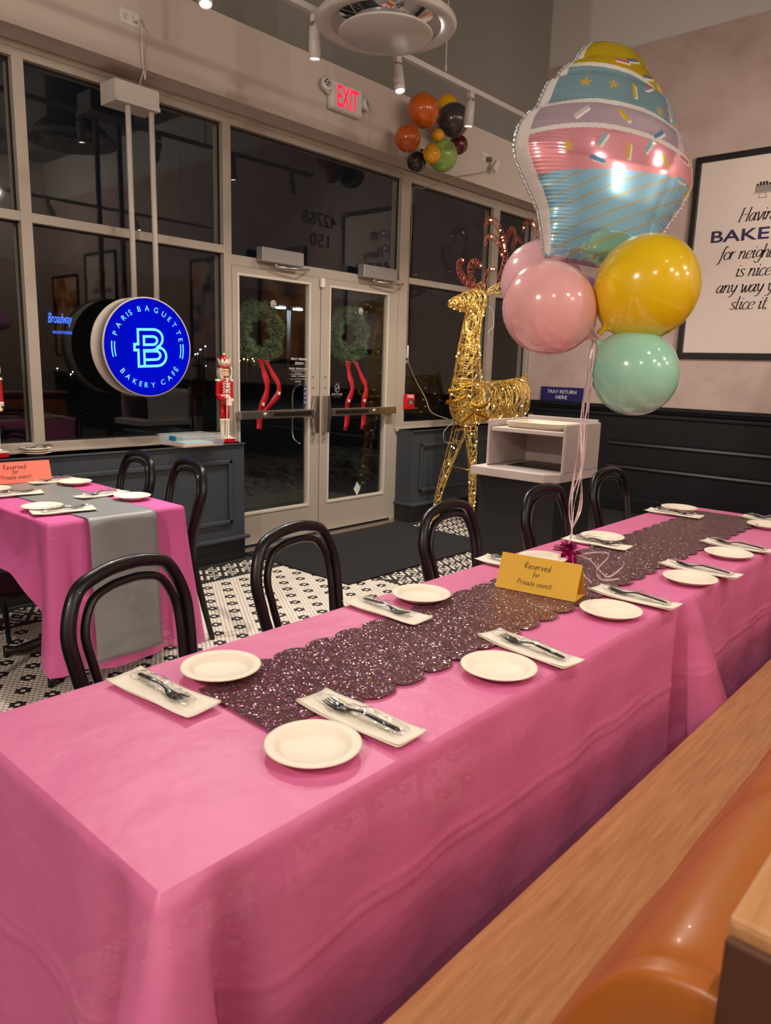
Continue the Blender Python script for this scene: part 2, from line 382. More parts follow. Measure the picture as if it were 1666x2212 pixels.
def wainscot(name, x0, x1, panels, capl=0, capr=0):
    r = struct(name); ZL = .838
    MB().box(x0,YB+.012,.17,x1,4.45,ZL).build('panel_backing', M_wains, r, .003)
    MB().box(x0,YB-.005,ZL-.012,x1,4.437,ZL).build('ledge', M_wains, r, .004)
    MB().box(x0-.0,YB+.008,0,x1,4.45,.15).build('baseboard', M_base, r, .003)
    MB().box(x0-capl,YB-.03,.15,x1+capr,4.45,.175).build('base_cap', M_wains, r, .006)
    for a, c, z0, z1 in panels:
        for q in ((a,z1-.03,c,z1),(a,z0,c,z0+.03),(a,z0,a+.03,z1),(c-.03,z0,c,z1)):
            MB().box(q[0],YB-.008,q[1],q[2],YB+.013,q[3]).build('panel_moulding', M_wains, r, .006)
    return r
wainscot('trim_2', -4, 3.265, [(1.93,3.15,.27,.725),(.6,1.8,.27,.725)], 0, .02)
wainscot('trim_3', 5.135, XR-.04, [(5.24,6.5,.27,.715)], .02, 0)

# storefront -------------------------------------------------
def win(name, xs, z0, z1, zt=None, sill=True):
    r = struct(name); Y1 = 4.55
    for a, c in xs: MB().box(a,YW,z0-.04,c,Y1,z1+.03).build('mullion', M_alu, r, .002)
    A, B = xs[0][0], xs[-1][1]
    MB().box(A,YW+.002,z1,B,Y1,z1+.044).build('head_rail', M_alu, r, .002)
    MB().box(A,YW-.003,z1+.044,B,Y1,z1+.078).build('head_trim', M_alu, r, .002)
    MB().box(A,YW+.002,z0-.07,B,Y1,z0).build('sill_rail', M_alu, r, .003)
    if sill: MB().box(A,YW-.022,z0-.078,B,Y1,z0-.045).build('sill_lip', M_alu, r, .003)
    if zt: MB().box(A,YW+.003,zt-.053,B,Y1,zt).build('transom_bar', M_alu, r, .002)
    for (a0,a1),(b0,b1) in zip(xs[:-1], xs[1:]):
        for lo, hi in ([(z0,zt-.053),(zt,z1)] if zt else [(z0,z1)]):
            MB().box(a1,4.490,lo,b0,4.496,hi).build('pane', M_glass, r)
            g = MB()
            for q in ((a1,lo,b0,lo+.008),(a1,hi-.008,b0,hi),(a1,lo,a1+.008,hi),(b0-.008,lo,b0,hi)): g.box(q[0],4.478,q[1],q[2],4.489,q[3])
            g.build('gasket', M_gask, r)
    return r
win('window_1', [(-2.2,-2.14),(-.75,-.69),(.56,.62),(1.886,1.950),(3.25,3.313)], .895, 2.966, 2.182)
win('window_2', [(5.105,5.226),(6.502,6.612),(7.27,7.325)], .895, 2.960, 2.172)
win('window_3', [(3.313,3.315),(5.103,5.105)], 2.125, 2.966, None, False)
pf = struct('trim_4')                                        # door surround
MB().box(3.313,YW,2.062,5.105,4.55,2.13).build('header', M_alu, pf, .002)
MB().box(3.250,YW,0,3.313,4.55,.86).build('jamb', M_alu, pf, .002); MB().box(5.105,YW,0,5.226,4.55,.86).build('jamb', M_alu, pf, .002)
MB().box(3.29,4.33,0,5.13,4.6,.012).build('threshold', M_steel, pf, .004)
def door(name, x0, x1, hinge, gx0, gx1):
    r = struct(name); y0, y1 = 4.437, 4.48; z0, z1 = .025, 2.055; GB, GT = .275, 1.995
    MB().box(x0,y0,z0,gx0-.018,y1,z1).build('stile', M_alu, r, .003); MB().box(gx1+.018,y0,z0,x1,y1,z1).build('stile', M_alu, r, .003)
    MB().box(gx0-.018,y0,z0,gx1+.018,y1,GB-.018).build('bottom_rail', M_alu, r, .002); MB().box(gx0-.018,y0,GT+.018,gx1+.018,y1,z1).build('top_rail', M_alu, r, .002)
    q = MB(); 
    q.box(gx0-.018,y0-.006,GB-.018,gx1+.018,y1,GB).box(gx0-.018,y0-.006,GT,gx1+.018,y1,GT+.018).box(gx0-.018,y0-.006,GB,gx0,y1,GT).box(gx1,y0-.006,GB,gx1+.018,y1,GT)
    q.build('glazing_bead', mat('bead_aluminium', (208,198,184), .4, .2), r, .002)
    MB().box(gx0,4.458,GB,gx1,4.464,GT).build('pane', M_glass, r)
    lock = gx0-.05 if hinge == 'R' else gx1+.05; s = 1 if hinge == 'R' else -1
    hx = x1-.02 if hinge == 'R' else x0+.02
    bar = MB().box(min(lock+s*.04,hx),4.375,.985,max(lock+s*.04,hx),4.41,1.045).build('push_bar', M_steel, r, .004)
    a, c = sorted((lock+s*.07, lock+s*.45)); MB().box(a,4.371,1.0,c,4.3755,1.03).build('touch_pad', M_black, bar, .001)
    cx = lock+s*.53; MB().lathe([(.0,.012),(.014,.012),(.019,.008),(.02,0)],20,frame((cx,4.374,1.015),(1,0,0),(0,0,1))).build('lock_cylinder', M_steel, bar)
    MB().box(min(hx,hx-s*.07),4.40,.99,max(hx,hx-s*.07),YW,1.04).build('end_bracket', M_steel, bar, .004)
    ch = MB(); poly = [(-.028,.14),(.012,.14),(.020,.05),(.03,.02),(.03,-.035),(.02,-.06),(.012,-.16),(-.028,-.16)]
    ch.prism([(s*px,py) for px,py in (poly if s == 1 else poly[::-1])], .055, WIN(lock,YW,1.01)); ch.build('latch_chassis', M_steel, bar, .006)
    for zz in (1.215,.80,1.30): MB().lathe([(0,.006),(.008,.005),(.010,0)],14,frame((lock+.0,YW,zz),(1,0,0),(0,0,1))).build('bolt_cap', M_steel, r)
    pu = MB().tube(cr([(lock+s*.075,4.50,.76),(lock+s*.1,4.56,.82),(lock+s*.1,4.565,1.0),(lock+s*.1,4.56,1.18),(lock+s*.075,4.50,1.24)],6), .009, 8); pu.build('outer_pull', M_steel, r)
    return r
d1 = door('door_1', 3.318, 4.166, 'L', 3.375, 4.043); d2 = door('door_2', 4.174, 5.068, 'R', 4.277, 4.957)
MB().box(5.072,YW+.005,0,5.104,4.54,2.06).build('jamb_stop', M_alu, pf, .002)
for dr, a, c, far, sx in ((d1,3.53,3.925,4.02,1),(d2,4.578,4.99,5.13,1)):
    cb = MB().box(a,4.365,2.105,c,YW,2.205).build('door_closer', M_aluc, dr, .006)
    MB().tube([(a+.14*1,4.385,2.10),(a+.14,4.385,2.085)], .014, 12).tube([(a+.14,4.385,2.083),(a+.40,4.35,2.085),(far,4.41,2.10)], .008, 6).build('closer_arm', M_steel, cb)
st = MB().box(4.150,4.41,1.985,4.190,YW-.001,2.055); o = st.build('door_sensor', M_whitepl, None, .006); tag(o,'small white sensor box at top where the two door leaves meet','door sensor')

# outdoors ----------------------------------------------------
MB().box(-30,4.62,-.12,60,90,-.02).build('ground_outside', M_asph)['kind'] = 'structure'
MB().box(-6,4.62,-.1,12,6.3,-.012).build('pavement_outside', M_conc)['kind'] = 'structure'
bank = MB().grid(lambda u,v: (-6+18*u, 6.3+1.8*v, .32*math.sin(PI*v)*(.75+.25*math.sin(u*37)*math.cos(u*17))+.02*math.sin(u*210)-.02), 160, 10).build('mulch_bank', mat('mulch',(46,40,36),.95,noise=(10,(92,90,90),(1,1,1),.12)))
bank['kind'] = 'structure'
MB().box(-20,24,-.1,50,24.6,4.2).build('wall_far_building', mat('far_wall',(30,29,30),.9))['kind'] = 'structure'

# right-wall sign and posters ----------------------------------
def poster(y0, label):
    t = thing('framed_poster', label, 'poster', (XR-.012, y0, 2.448)); Yc, Zc = y0, 2.448
    hw, hh, e = .595, .896, .055
    MB().box(XR-.03,Yc-hw+.02,Zc-hh+.02,XR-.0125,Yc+hw-.02,Zc+hh-.02).build('print', M_poster, t)
    for q in ((Yc-hw,Zc+hh-e,Yc+hw,Zc+hh),(Yc-hw,Zc-hh,Yc+hw,Zc-hh+e),(Yc-hw,Zc-hh+e,Yc-hw+e,Zc+hh-e),(Yc+hw-e,Zc-hh+e,Yc+hw,Zc+hh-e)):
        MB().box(XR-.05,q[0],q[1],XR-.0125,q[2],q[3]).build('frame_rail', M_frameb, t, .008)
    X = XR-.0312; mb = MB()
    for s, z, k in (('Having',2.749,.066),('for neighbors',2.431,.066),('is nice',2.278,.066),('any way you',2.141,.066),('slice it.',1.992,.066)):
        mb = MB(); pen(mb, s, RW(X,Yc+.0,z), k, .14, .05, .15, .24, True, .86); mb.build('italic_lettering', M_txtb, t)
    mb = MB(); text(mb, 'BAKERS', RW(X,Yc+.03,2.637), .104, .72); mb.build('bold_lettering', M_txtn, t)
    mb = MB(); Mk = RW(X,Yc-.01,2.97)
    def ln(P): 
        N = len(P); 
        for k in range(N-1):
            a, c = Vector(P[k]), Vector(P[k+1]); d = (c-a).normalized(); n = Vector((-d.y,d.x))*.0018
            mb.add([Mk @ Vector((*(p),0)) for p in (a+n,c+n,c-n,a-n)], [(0,1,2,3)])
    for k in range(9): ln([(-.06,.012+k*.0065),(.06,.012+k*.0065)])
    ln([(-.062,.01),(-.062,.066)]); ln([(.062,.01),(.062,.066)]); ln([(-.085,.004),(.085,.004)]); ln([(-.02,.004),(-.035,-.036),(.035,-.036),(.02,.004)])
    for k in range(5): mb.prism([(-.05+k*.025+.011*math.cos(a),.074+.009*math.sin(a)) for a in np.linspace(0,2*PI,10,False)], .0005, Mk)
    for k in range(3): mb.prism([(-.026+k*.025+.011*math.cos(a),.089+.009*math.sin(a)) for a in np.linspace(0,2*PI,10,False)], .0005, Mk)
    mb.build('cake_drawing', M_txtb, t); return t
poster(2.195, 'large black framed poster with cake drawing on the blush right wall')
def art(y0, lab, cols):
    t = thing('framed_picture', lab, 'picture', (XR-.012,y0,2.2)); hw, hh, e = .55,.8,.05
    m = bpy.data.materials.new('picture_print'); m.use_nodes = True; nt = m.node_tree; b = nt.nodes['Principled BSDF']
    tc = nt.nodes.new('ShaderNodeTexCoord'); n = nt.nodes.new('ShaderNodeTexNoise'); n.inputs['Scale'].default_value = 3.2
    rp = nt.nodes.new('ShaderNodeValToRGB'); 
    while len(rp.color_ramp.elements) < len(cols): rp.color_ramp.elements.new(.5)
    for k, c in enumerate(cols): rp.color_ramp.elements[k].position = .3+.4*k/(len(cols)-1); rp.color_ramp.elements[k].color = lin(c)
    nt.links.new(tc.outputs['Object'], n.inputs[0]); nt.links.new(n.outputs[0], rp.inputs[0]); nt.links.new(rp.outputs[0], b.inputs['Base Color'])
    MB().box(XR-.03,y0-hw+.02,2.2-hh+.02,XR-.0125,y0+hw-.02,2.2+hh-.02).build('print', m, t)
    for q in ((y0-hw,2.2+hh-e,y0+hw,2.2+hh),(y0-hw,2.2-hh,y0+hw,2.2-hh+e),(y0-hw,2.2-hh+e,y0-hw+e,2.2+hh-e),(y0+hw-e,2.2-hh+e,y0+hw,2.2+hh-e)):
        MB().box(XR-.05,q[0],q[1],XR-.0125,q[2],q[3]).build('frame_rail', M_frameb, t, .006)
    return t
art(.35,'framed pastry photograph beside the cake poster on the right wall, seen mirrored', [(90,60,50),(214,140,70),(240,210,180)])
art(-1.35,'framed picture of blue and cream sweets on the right wall, seen mirrored', [(60,70,110),(220,200,190),(230,120,110)])
poster(-4.85,'second cake poster far along the right wall, seen mirrored in window')
art(-6.3,'framed pastry photograph farthest along the right wall, seen mirrored', [(40,34,50),(214,140,70),(236,214,190)])
t = MB().box(XR-.028,3.722,1.0805,XR-.0122,4.241,1.229).build('tray_return_sign', M_navy, None, .002); tag(t,'navy blue tray return sign standing on the black chair rail','sign')
for q, z, w_ in (('TRAY RETURN',1.180,.345),('HERE',1.122,.135)): mb = MB(); text(mb,q,RW(XR-.0288,3.985,z),.036,w_); mb.build('lettering', M_txtw, t)

# ------------------------------------------------------------ door mat
o = MB().box(3.315,3.235,0,5.02,4.32,.012).build('door_mat', M_matblk, None, .004); tag(o,'black door mat on mosaic floor inside the double doors','door mat')

# ------------------------------------------------------------ tables and cloths
def pedestal(par, x, y, ztop):
    base = MB().lathe([(.05,.05),(.035,.1),(.032,ztop-.06),(.09,ztop-.045),(.12,ztop-.045)],16,Tm(x,y,0)).build('pedestal', M_black, par)
    for k in range(4):
        a = PI/4+k*PI/2; c, s = math.cos(a), math.sin(a)
        MB().tube(cr([(x+c*.03,y+s*.03,.10),(x+c*.14,y+s*.14,.085),(x+c*.26,y+s*.26,.04),(x+c*.33,y+s*.33,.03)],5),[.024]*11+[.02]*5,8).tube([(x+c*.33,y+s*.33,.05),(x+c*.33,y+s*.33,0)],.018,8).build('foot', M_black, par)
M_top = mat('table_top', (186,150,120), .5)
def table(name, label, x0, x1, y0, y1, zt, peds):
    t = thing(name, label, 'table', ((x0+x1)/2,(y0+y1)/2,0))
    MB().box(x0,y0,zt-.05,x1,y1,zt).build('tabletop', M_top, t, .004)
    for p in peds: pedestal(t, *p, zt)
    return t
table('dining_table','near half of the long table, under the pink plastic cloth',.432,2.06,.732,1.338,.755,[(.85,1.035),(1.65,1.035)])
table('dining_table','far half of the long table by the right wall, under pink cloth',2.065,3.71,.734,1.340,.755,[(2.45,1.035),(3.3,1.035)])
table('dining_table','square end of window table under pink and grey cloth',1.248,1.832,2.846,3.94,.755,[(1.54,3.28)])

def cloth(name, label, x0, x1, y0, y1, zt, drops, m, fold, seed, crease=(), lift=None, flare=.05):
    rg = random.Random(seed); mb = MB(); rr = .008
    # perimeter samples (counter-clockwise from x0,y0): dense near corners
    per = []; 
    edges = [((x0,y0),(x1,y0),(0,-1),0),((x1,y0),(x1,y1),(1,0),1),((x1,y1),(x0,y1),(0,1),2),((x0,y1),(x0,y0),(-1,0),3)]
    for (ax,ay),(bx,by),nrm,e in edges:
        L = math.hypot(bx-ax,by-ay); n = max(16,int(L/.011))
        for k in range(n): per.append((ax+(bx-ax)*k/n, ay+(by-ay)*k/n, nrm, e, k/n*L, L))
    N = len(per); K = 84
    ph = [rg.uniform(0,6.28) for _ in range(24)]
    rows = []
    for kk in range(K+1):
        row = []
        for (x,y,nrm,e,s,L) in per:
            D = drops[e]; dc = min(s, L-s); near_s = s < L-s
            # normal blends at corners
            ne = edges[(e-1)%4][2] if near_s else edges[(e+1)%4][2]
            bl = .5*max(0,1-dc/.03); nx = nrm[0]*(1-bl)+ne[0]*bl; ny = nrm[1]*(1-bl)+ne[1]*bl; q = math.hypot(nx,ny) or 1; nx/=q; ny/=q
            De = drops[(e-1)%4] if near_s else drops[(e+1)%4]; wD = .5*max(0,1-dc/.25); D = D*(1-wD)+De*wD
            t = kk/K; dep = D*t
            out = rr*(1-math.exp(-dep/.006))
            out += dep*(.012+.012*math.sin(s*5.2+ph[e])+.010*math.sin(s*11.3+ph[e+4])) + flare*dep*dep
            out += .004*math.sin(s*23+ph[e+8]+dep*6)*min(1,dep/.1)
            fa = fold*(max(0,1-dc/.075)**.8*1.0 - .48*math.exp(-((dc-.095)/.028)**2) + .10*math.exp(-((dc-.17)/.05)**2))
            out += dep*fa
            for (ce, cd, ca) in crease:
                if ce == e: dd = cd + .006*math.sin(s*2.1+ph[e+12]) + .002*math.sin(s*31); amp = .6+.4*math.sin(s*9+ph[e+13]); out += ca*amp*math.exp(-((dep-dd)/.0055)**2) + ca*.7*math.exp(-((dep-dd-.022)/.0065)**2)
            z = zt - dep
            if lift and lift[0] == e:
                k2 = math.exp(-((s-lift[1])/lift[2])**14); z = zt - dep*(1-k2*.57); out += k2*t*t*.05
            row.append((x+nx*out, y+ny*out, z if kk else zt))
        rows.append(row)
    vs = [p for r in rows for p in r]
    fs = [(k*N+i,(k+1)*N+i,(k+1)*N+(i+1)%N,k*N+(i+1)%N) for k in range(K) for i in range(N)]
    mb.add(vs, fs, 0, True)
    # top
    nx, ny = int((x1-x0)/.03), int((y1-y0)/.03)
    mb.grid(lambda u,v: (x0+(x1-x0)*u, y0+(y1-y0)*v, zt+.0012*math.sin(u*nx*.25+ph[20])*math.sin(v*ny*.4+ph[21])*math.sin(PI*u)*math.sin(PI*v)), nx, ny)
    o = mb.build(name, m); tag(o, label, 'tablecloth'); return o
ZT = .762
cloth('tablecloth','pink plastic tablecloth over the near half of the long table',.426,2.20,.724,1.345,ZT-.001,(.70,.60,.62,.70),M_pink,.40,3,((0,.205,.0045),(3,.265,.004)))
cloth('tablecloth','pink plastic tablecloth over the far half, reaching the black wall',2.18,3.714,.721,1.349,ZT,(.70,.62,.62,.60),M_pink,.10,5,((0,.22,.006),))
cloth('tablecloth','pink plastic tablecloth on the window table under grey runner',1.240,1.838,2.838,3.948,ZT-.001,(.66,.62,.3,.55),M_pink2,.10,9,((0,.07,.003),),(3,.44,.60), .0)
# grey runner on the window table
def runner_grey(u,v):
    x = 1.383+.30*u
    L = 1.10; s = v*(L+.60)
    if s < .60: z = .168+s; y = 2.800+.004*math.sin(u*7+s*9)-.035*(1-s/.60)*(1-.5*u)
    else: z = ZT+.004; y = 2.806+(s-.60)
    if s < .6: z = .168+s*(ZT+.004-.168)/.60
    return (x+.01*(1-min(1,s/.6))*(u-.5), y, z+(.0015*math.sin(u*5+s*14) if s > .6 else 0))
o = MB().grid(runner_grey, 16, 70).build('table_runner', M_grey); tag(o,'grey plastic table runner hanging over end of pink window table','table runner')
so = o.modifiers.new('thick','SOLIDIFY'); so.thickness = .001
# glitter runner
def glitter():
    m = bpy.data.materials.new('rose_glitter'); m.use_nodes = True; nt = m.node_tree; b = nt.nodes['Principled BSDF']; L = nt.links
    tc = nt.nodes.new('ShaderNodeTexCoord'); v = nt.nodes.new('ShaderNodeTexVoronoi'); v.inputs['Scale'].default_value = 380
    L.new(tc.outputs['Object'], v.inputs['Vector'])
    sub = nt.nodes.new('ShaderNodeVectorMath'); sub.operation = 'SUBTRACT'; sub.inputs[1].default_value = (.5,.5,.5); L.new(v.outputs['Color'], sub.inputs[0])
    sc = nt.nodes.new('ShaderNodeVectorMath'); sc.operation = 'SCALE'; sc.inputs['Scale'].default_value = 1.5; L.new(sub.outputs[0], sc.inputs[0])
    ge = nt.nodes.new('ShaderNodeNewGeometry'); ad = nt.nodes.new('ShaderNodeVectorMath'); ad.operation = 'ADD'
    L.new(ge.outputs['Normal'], ad.inputs[0]); L.new(sc.outputs[0], ad.inputs[1])
    no = nt.nodes.new('ShaderNodeVectorMath'); no.operation = 'NORMALIZE'; L.new(ad.outputs[0], no.inputs[0]); L.new(no.outputs[0], b.inputs['Normal'])
    hs = nt.nodes.new('ShaderNodeMix'); hs.data_type = 'RGBA'; hs.inputs[0].default_value = .2; hs.inputs[6].default_value = lin((132,64,70)); L.new(v.outputs['Color'], hs.inputs[7])
    L.new(hs.outputs[2], b.inputs['Base Color']); b.inputs['Metallic'].default_value = .72; b.inputs['Roughness'].default_value = .22
    return m
pts = []; xa, xb = .80, 3.60; n = 30; P = (xb-xa)/n
up_ = [(.783,1.17)]; 
for k in range(1,n):
    for t in np.linspace(0,PI,9): up_.append((xa+P*k+P/2-P/2*math.cos(t), 1.166+.042*math.sin(t)**.6))
lo_ = [(.775,.935)]
for k in range(1,n):
    for t in np.linspace(0,PI,9): lo_.append((xa+P*k+P/2-P/2*math.cos(t), .934-.042*math.sin(t)**.6))
lo_[0] = (.775,.935)
mb = MB(); 
mb.add([(x,y,ZT+.004) for x,y in up_]+[(x,y,ZT+.004) for x,y in lo_], [(i,len(up_)+i,len(up_)+i+1,i+1) for i in range(len(up_)-1)])
o = mb.build('table_runner', glitter()); tag(o,'mauve glitter table runner with scalloped edges along the long table','table runner')
so = o.modifiers.new('thick','SOLIDIFY'); so.thickness = .0018; so.offset = 1

# ------------------------------------------------------------ place settings
def plate0():
    prof = [(0,.003),(.052,.003),(.056,.006),(.064,.015),(.068,.0165),(.079,.0175),(.0825,.0160),(.0815,.0145),(.069,.0135),(.065,.012),(.055,.001),(.05,0),(0,0)]
    return MB().lathe(prof, 48).build('paper_plate', M_plate)
PL = plate0()
def plate(x, y, z, label, group, first=[True]):
    if first[0]: o = PL; first[0] = False
    else: o = PL.copy(); COL.objects.link(o)
    o.location = (x,y,z); tag(o, label, 'plate', group); o.rotation_euler = (0,0,random.uniform(0,6)); return o
def nap0(nx=8, ny=14):
    mb = MB(); hw, hl = .04, .125
    for lay in range(2):
        zz = .0012+lay*.0024; dx = .002*lay
        mb.grid(lambda u,v: (-hw+2*hw*u+dx, -hl+2*hl*v, zz+.0016*math.sin(v*7+u*3+lay)+.004*(abs(u-.5)*2)**4*(abs(v-.5)*2)**4), nx, ny)
    o = mb.build('paper_napkin', M_nap); s = o.modifiers.new('thick','SOLIDIFY'); s.thickness = .0012; s.offset = 1; return o
NP = nap0()
def napkin(x, y, rz, z, label, group, first=[True]):
    if first[0]: o = NP; first[0] = False
    else: o = NP.copy(); COL.objects.link(o)
    o.location = (x,y,z); o.rotation_euler = (0,0,rz); tag(o, label, 'napkin', group); return o
def fork0():
    t = bpy.data.objects.new('wrapped_fork', None); COL.objects.link(t); t.empty_display_size = .05
    mb = MB()
    def cross(y):                              # z of centreline, half width
        z = np.interp(y, [-.085,-.03,.0,.02,.035,.06,.085], [.006,.011,.014,.011,.006,.006,.012])
        hw = np.interp(y, [-.085,-.08,-.03,.0,.02,.035,.05,.06], [.004,.0065,.006,.0045,.0045,.010,.0125,.0125]); return z, hw
    ys = np.linspace(-.085,.056,36); vs = []
    for y in ys:
        z, hw = cross(y)
        for dx, dz in ((-hw,.0),(-hw*.6,.0022),(hw*.6,.0022),(hw,.0),(hw*.6,-.0012),(-hw*.6,-.0012)): vs.append((dx,y,z+dz))
    n = len(ys); mb.add(vs, [(i*6+k,i*6+(k+1)%6,(i+1)*6+(k+1)%6,(i+1)*6+k) for i in range(n-1) for k in range(6)]+[(5,4,3,2,1,0),tuple((n-1)*6+k for k in range(6))], 0, True)
    for k in range(4):
        x = -.0105+k*.007; P = [(x,.053,cross(.053)[0]+.0005),(x,.068,cross(.068)[0]+.0003),(x*.95,.086,cross(.085)[0]+.001)]
        mb.tube(P,[.0023,.002,.001],6)
    mb.build('fork', M_fork, t, world=False)
    rg = random.Random(4)
    def sl(u,v):
        a = 2*PI*u; y = -.097+.204*v; z = cross(y)[0]; taper = min(1,min(v,1-v)/.08); wv = .018+.003*math.sin(v*19)+.002*math.sin(v*43+u*9)
        h = (.0085+.002*math.sin(v*31+u*12))*(.2+.8*taper)
        return (math.cos(a)*wv*(.75+.25*taper), y+.003*math.sin(u*40), max(.0012,z+math.sin(a)*h+.0012*math.sin(u*55+v*60)))
    mb = MB(); mb.grid(sl, 40, 46, 0, True, True); mb.build('plastic_sleeve', M_film, t, world=False); return t
FK = fork0()
def fork(x, y, rz, z, label, group, first=[True]):
    if first[0]: o = FK; first[0] = False
    else:
        o = FK.copy(); COL.objects.link(o)
        for c in [q for q in COL.objects if q.parent == FK]: d = c.copy(); COL.objects.link(d); d.parent = o
    o.location = (x,y,z); o.rotation_euler = (0,0,rz); tag(o, label, 'fork', group); return o
ORD = ['nearest the near end','second from the near end','third from the near end','fourth from the near end','fifth from the near end','sixth, at the far end']
ZP = ZT+.0015
near_row = [((.785,.841),(.917,.863),0.02),((1.291,.806),(1.442,.824),-.14),((1.837,.809),(2.008,.820),-.05),((2.324,.775),(2.471,.797),-.03),((2.768,.799),(2.932,.822),-.04),((3.448,.852),(3.60,.88),-.05)]
for k, (p, nq, rz) in enumerate(near_row):
    on_r = .0
    plate(p[0], p[1], ZP, f'white paper plate on bench side of long table, {ORD[k]}', 'paper plates on the bench side of the long table')
    napkin(nq[0], nq[1], rz, ZP+.0045, f'white paper napkin on bench side of long table, {ORD[k]}', 'napkins on the bench side of the long table')
    fork(nq[0]-.004, nq[1]-.012, rz+.06, ZP+.009, f'black fork in clear sleeve on bench side of long table, {ORD[k]}', 'wrapped forks on the bench side')
FO = ['nearest the near end','second from the near end','third, half hidden behind yellow sign','fourth, behind the balloon weight','fifth, at the far end']
far_row = [((.863,1.205),(.724,1.201),PI+.08),((1.559,1.238),(1.405,1.230),PI-.02),((2.178,1.215),(2.055,1.255),PI),((2.645,1.225),(2.563,1.209),PI),((3.526,1.262),(3.403,1.240),PI)]
for k, (p, nq, rz) in enumerate(far_row):
    plate(p[0], p[1], ZP+.0048, f'white paper plate on chair side of long table, {FO[k]}', 'paper plates on the chair side of the long table')
    napkin(nq[0], nq[1], rz, ZP+.0048, f'white paper napkin on chair side of long table, {FO[k]}', 'napkins on the chair side of the long table')
    fork(nq[0], nq[1]+.005, rz+(-.12 if k == 0 else -.10), ZP+.0095, f'black fork in clear sleeve on chair side, {FO[k]}', 'wrapped forks on the chair side')
W2 = [((1.335,3.105),(1.375,2.995),'near left of the window table'),((1.745,3.10),(1.68,3.255),'near right of the window table'),((1.735,3.64),(1.69,3.76),'far right of the window table'),((1.345,3.66),(1.38,3.50),'far left of the window table')]
for k, (p, nq, s) in enumerate(W2):
    a = (-PI/2-.2 if k in (0,3) else PI/2+.15)
    plate(p[0], p[1], ZP+.0035, f'white paper plate at the {s}', 'paper plates on the window table')
    napkin(nq[0], nq[1], a, ZP+.006, f'white paper napkin at the {s}', 'napkins on the window table')
    fork(nq[0], nq[1], a+.1, ZP+.011, f'black fork in clear sleeve at the {s}', 'wrapped forks on the window table')
# plate stack on the ledge
for k, s in enumerate(('lowest','middle','topmost')):
    plate(1.845, 4.33, .8385+k*.012, f'white paper plate on the window ledge, {s} of its stack', 'paper plates stacked on the window ledge')
fork(1.83,4.33,-PI/2+.2,.872,'black wrapped fork lying across ledge plate stack, pointing right','wrapped forks on the ledge stack')
fork(1.86,4.315,PI/2+.35,.878,'black wrapped fork lying across ledge plate stack, pointing left','wrapped forks on the ledge stack')

# tent signs
def tent(name, lab, c, rz, L, hgt, dep, m, inkm):
    t = thing(name, lab, 'sign', c, rz)
    th = .0015; mb = MB(); hl = L/2; d = dep/2
    A = [(-d,0),(0,hgt),(d,0)]
    mb.add([(x,a,b) for x in (-hl,hl) for a,b in A], [(0,3,4,1),(1,4,5,2),(2,5,3,0)])
    o = mb.build('card', m, t, world=False); s = o.modifiers.new('t','SOLIDIFY'); s.thickness = th; s.offset = -1
    Mf = frame((0,-d-.0009,0),(1,0,0),(0,d,hgt)); sl = math.hypot(d,hgt); mb = MB(); k = L/.30
    for s_, f, xh in (('Reserved',.66,.0125),('for',.46,.0105),('Private event!',.21,.0105)):
        pen(mb, s_, Mf @ Tm(-.005*k,sl*f,.0002), xh*k, .04, .13, .6, .05, True, 1.12)
    mb.build('handwriting', inkm, t, world=False); return t
tent('reserved_sign','yellow folded card sign with handwriting on the glitter runner',(1.868,1.045,ZT+.0068),math.atan2(.926-1.163,1.849-1.811),.243,.098,.085,M_yel,M_ink)
tent('reserved_sign','coral folded card sign with handwriting on the window table',(1.535,3.855,ZT+.006),-.09,.33,.104,.07,M_coral,M_ink)

# ------------------------------------------------------------ chairs
def chair0():
    t = bpy.data.objects.new('bentwood_chair', None); COL.objects.link(t); t.empty_display_size = .1
    half = [(-.205,.265,0),(-.19,.235,.15),(-.172,.198,.34),(-.165,.185,.44),(-.175,.19,.55),(-.195,.215,.68),(-.197,.235,.77),(-.155,.25,.855),(-.08,.255,.883),(0,.256,.89)]
    P = cr(half+[(-a,b,c) for a,b,c in half[-2::-1]], 8); n = len(P)
    rr = [.0135+.0045*min(1,max(0,(p[2])/.35)) for p in P]
    MB().tube(P, rr, 12).build('back_hoop', M_blackw, t, world=False)
    hi = [(-.128,.172,.452),(-.135,.185,.56),(-.152,.208,.68),(-.154,.228,.76),(-.118,.241,.825),(-.06,.246,.846),(0,.247,.85)]
    P = cr(hi+[(-a,b,c) for a,b,c in hi[-2::-1]], 8); MB().tube(P, .0115, 10).build('inner_hoop', M_blackw, t, world=False)
    MB().lathe([(0,.468),(.14,.463),(.185,.468),(.198,.466),(.203,.455),(.203,.438),(.196,.43),(.17,.432),(0,.436)], 40).build('seat', M_blackw, t, world=False)
    for s in (-1,1):
        MB().tube(cr([(s*.13,-.13,.445),(s*.14,-.142,.25),(s*.155,-.165,0)],6), [.0175]*4+[.016]*4+[.0125]*5, 10).build('leg', M_blackw, t, world=False)
        MB().tube(cr([(s*.137,-.135,.30),(s*.13,-.10,.38),(s*.11,-.03,.425),(s*.11,.04,.425),(s*.14,.13,.38),(s*.168,.185,.30)],6), .009, 8).build('brace', M_blackw, t, world=False)
    MB().tube(cr([(-.14,-.142,.30),(-.10,-.135,.385),(0,-.13,.425),(.10,-.135,.385),(.14,-.142,.30)],6), .009, 8).build('brace', M_blackw, t, world=False)
    return t
CH = chair0()
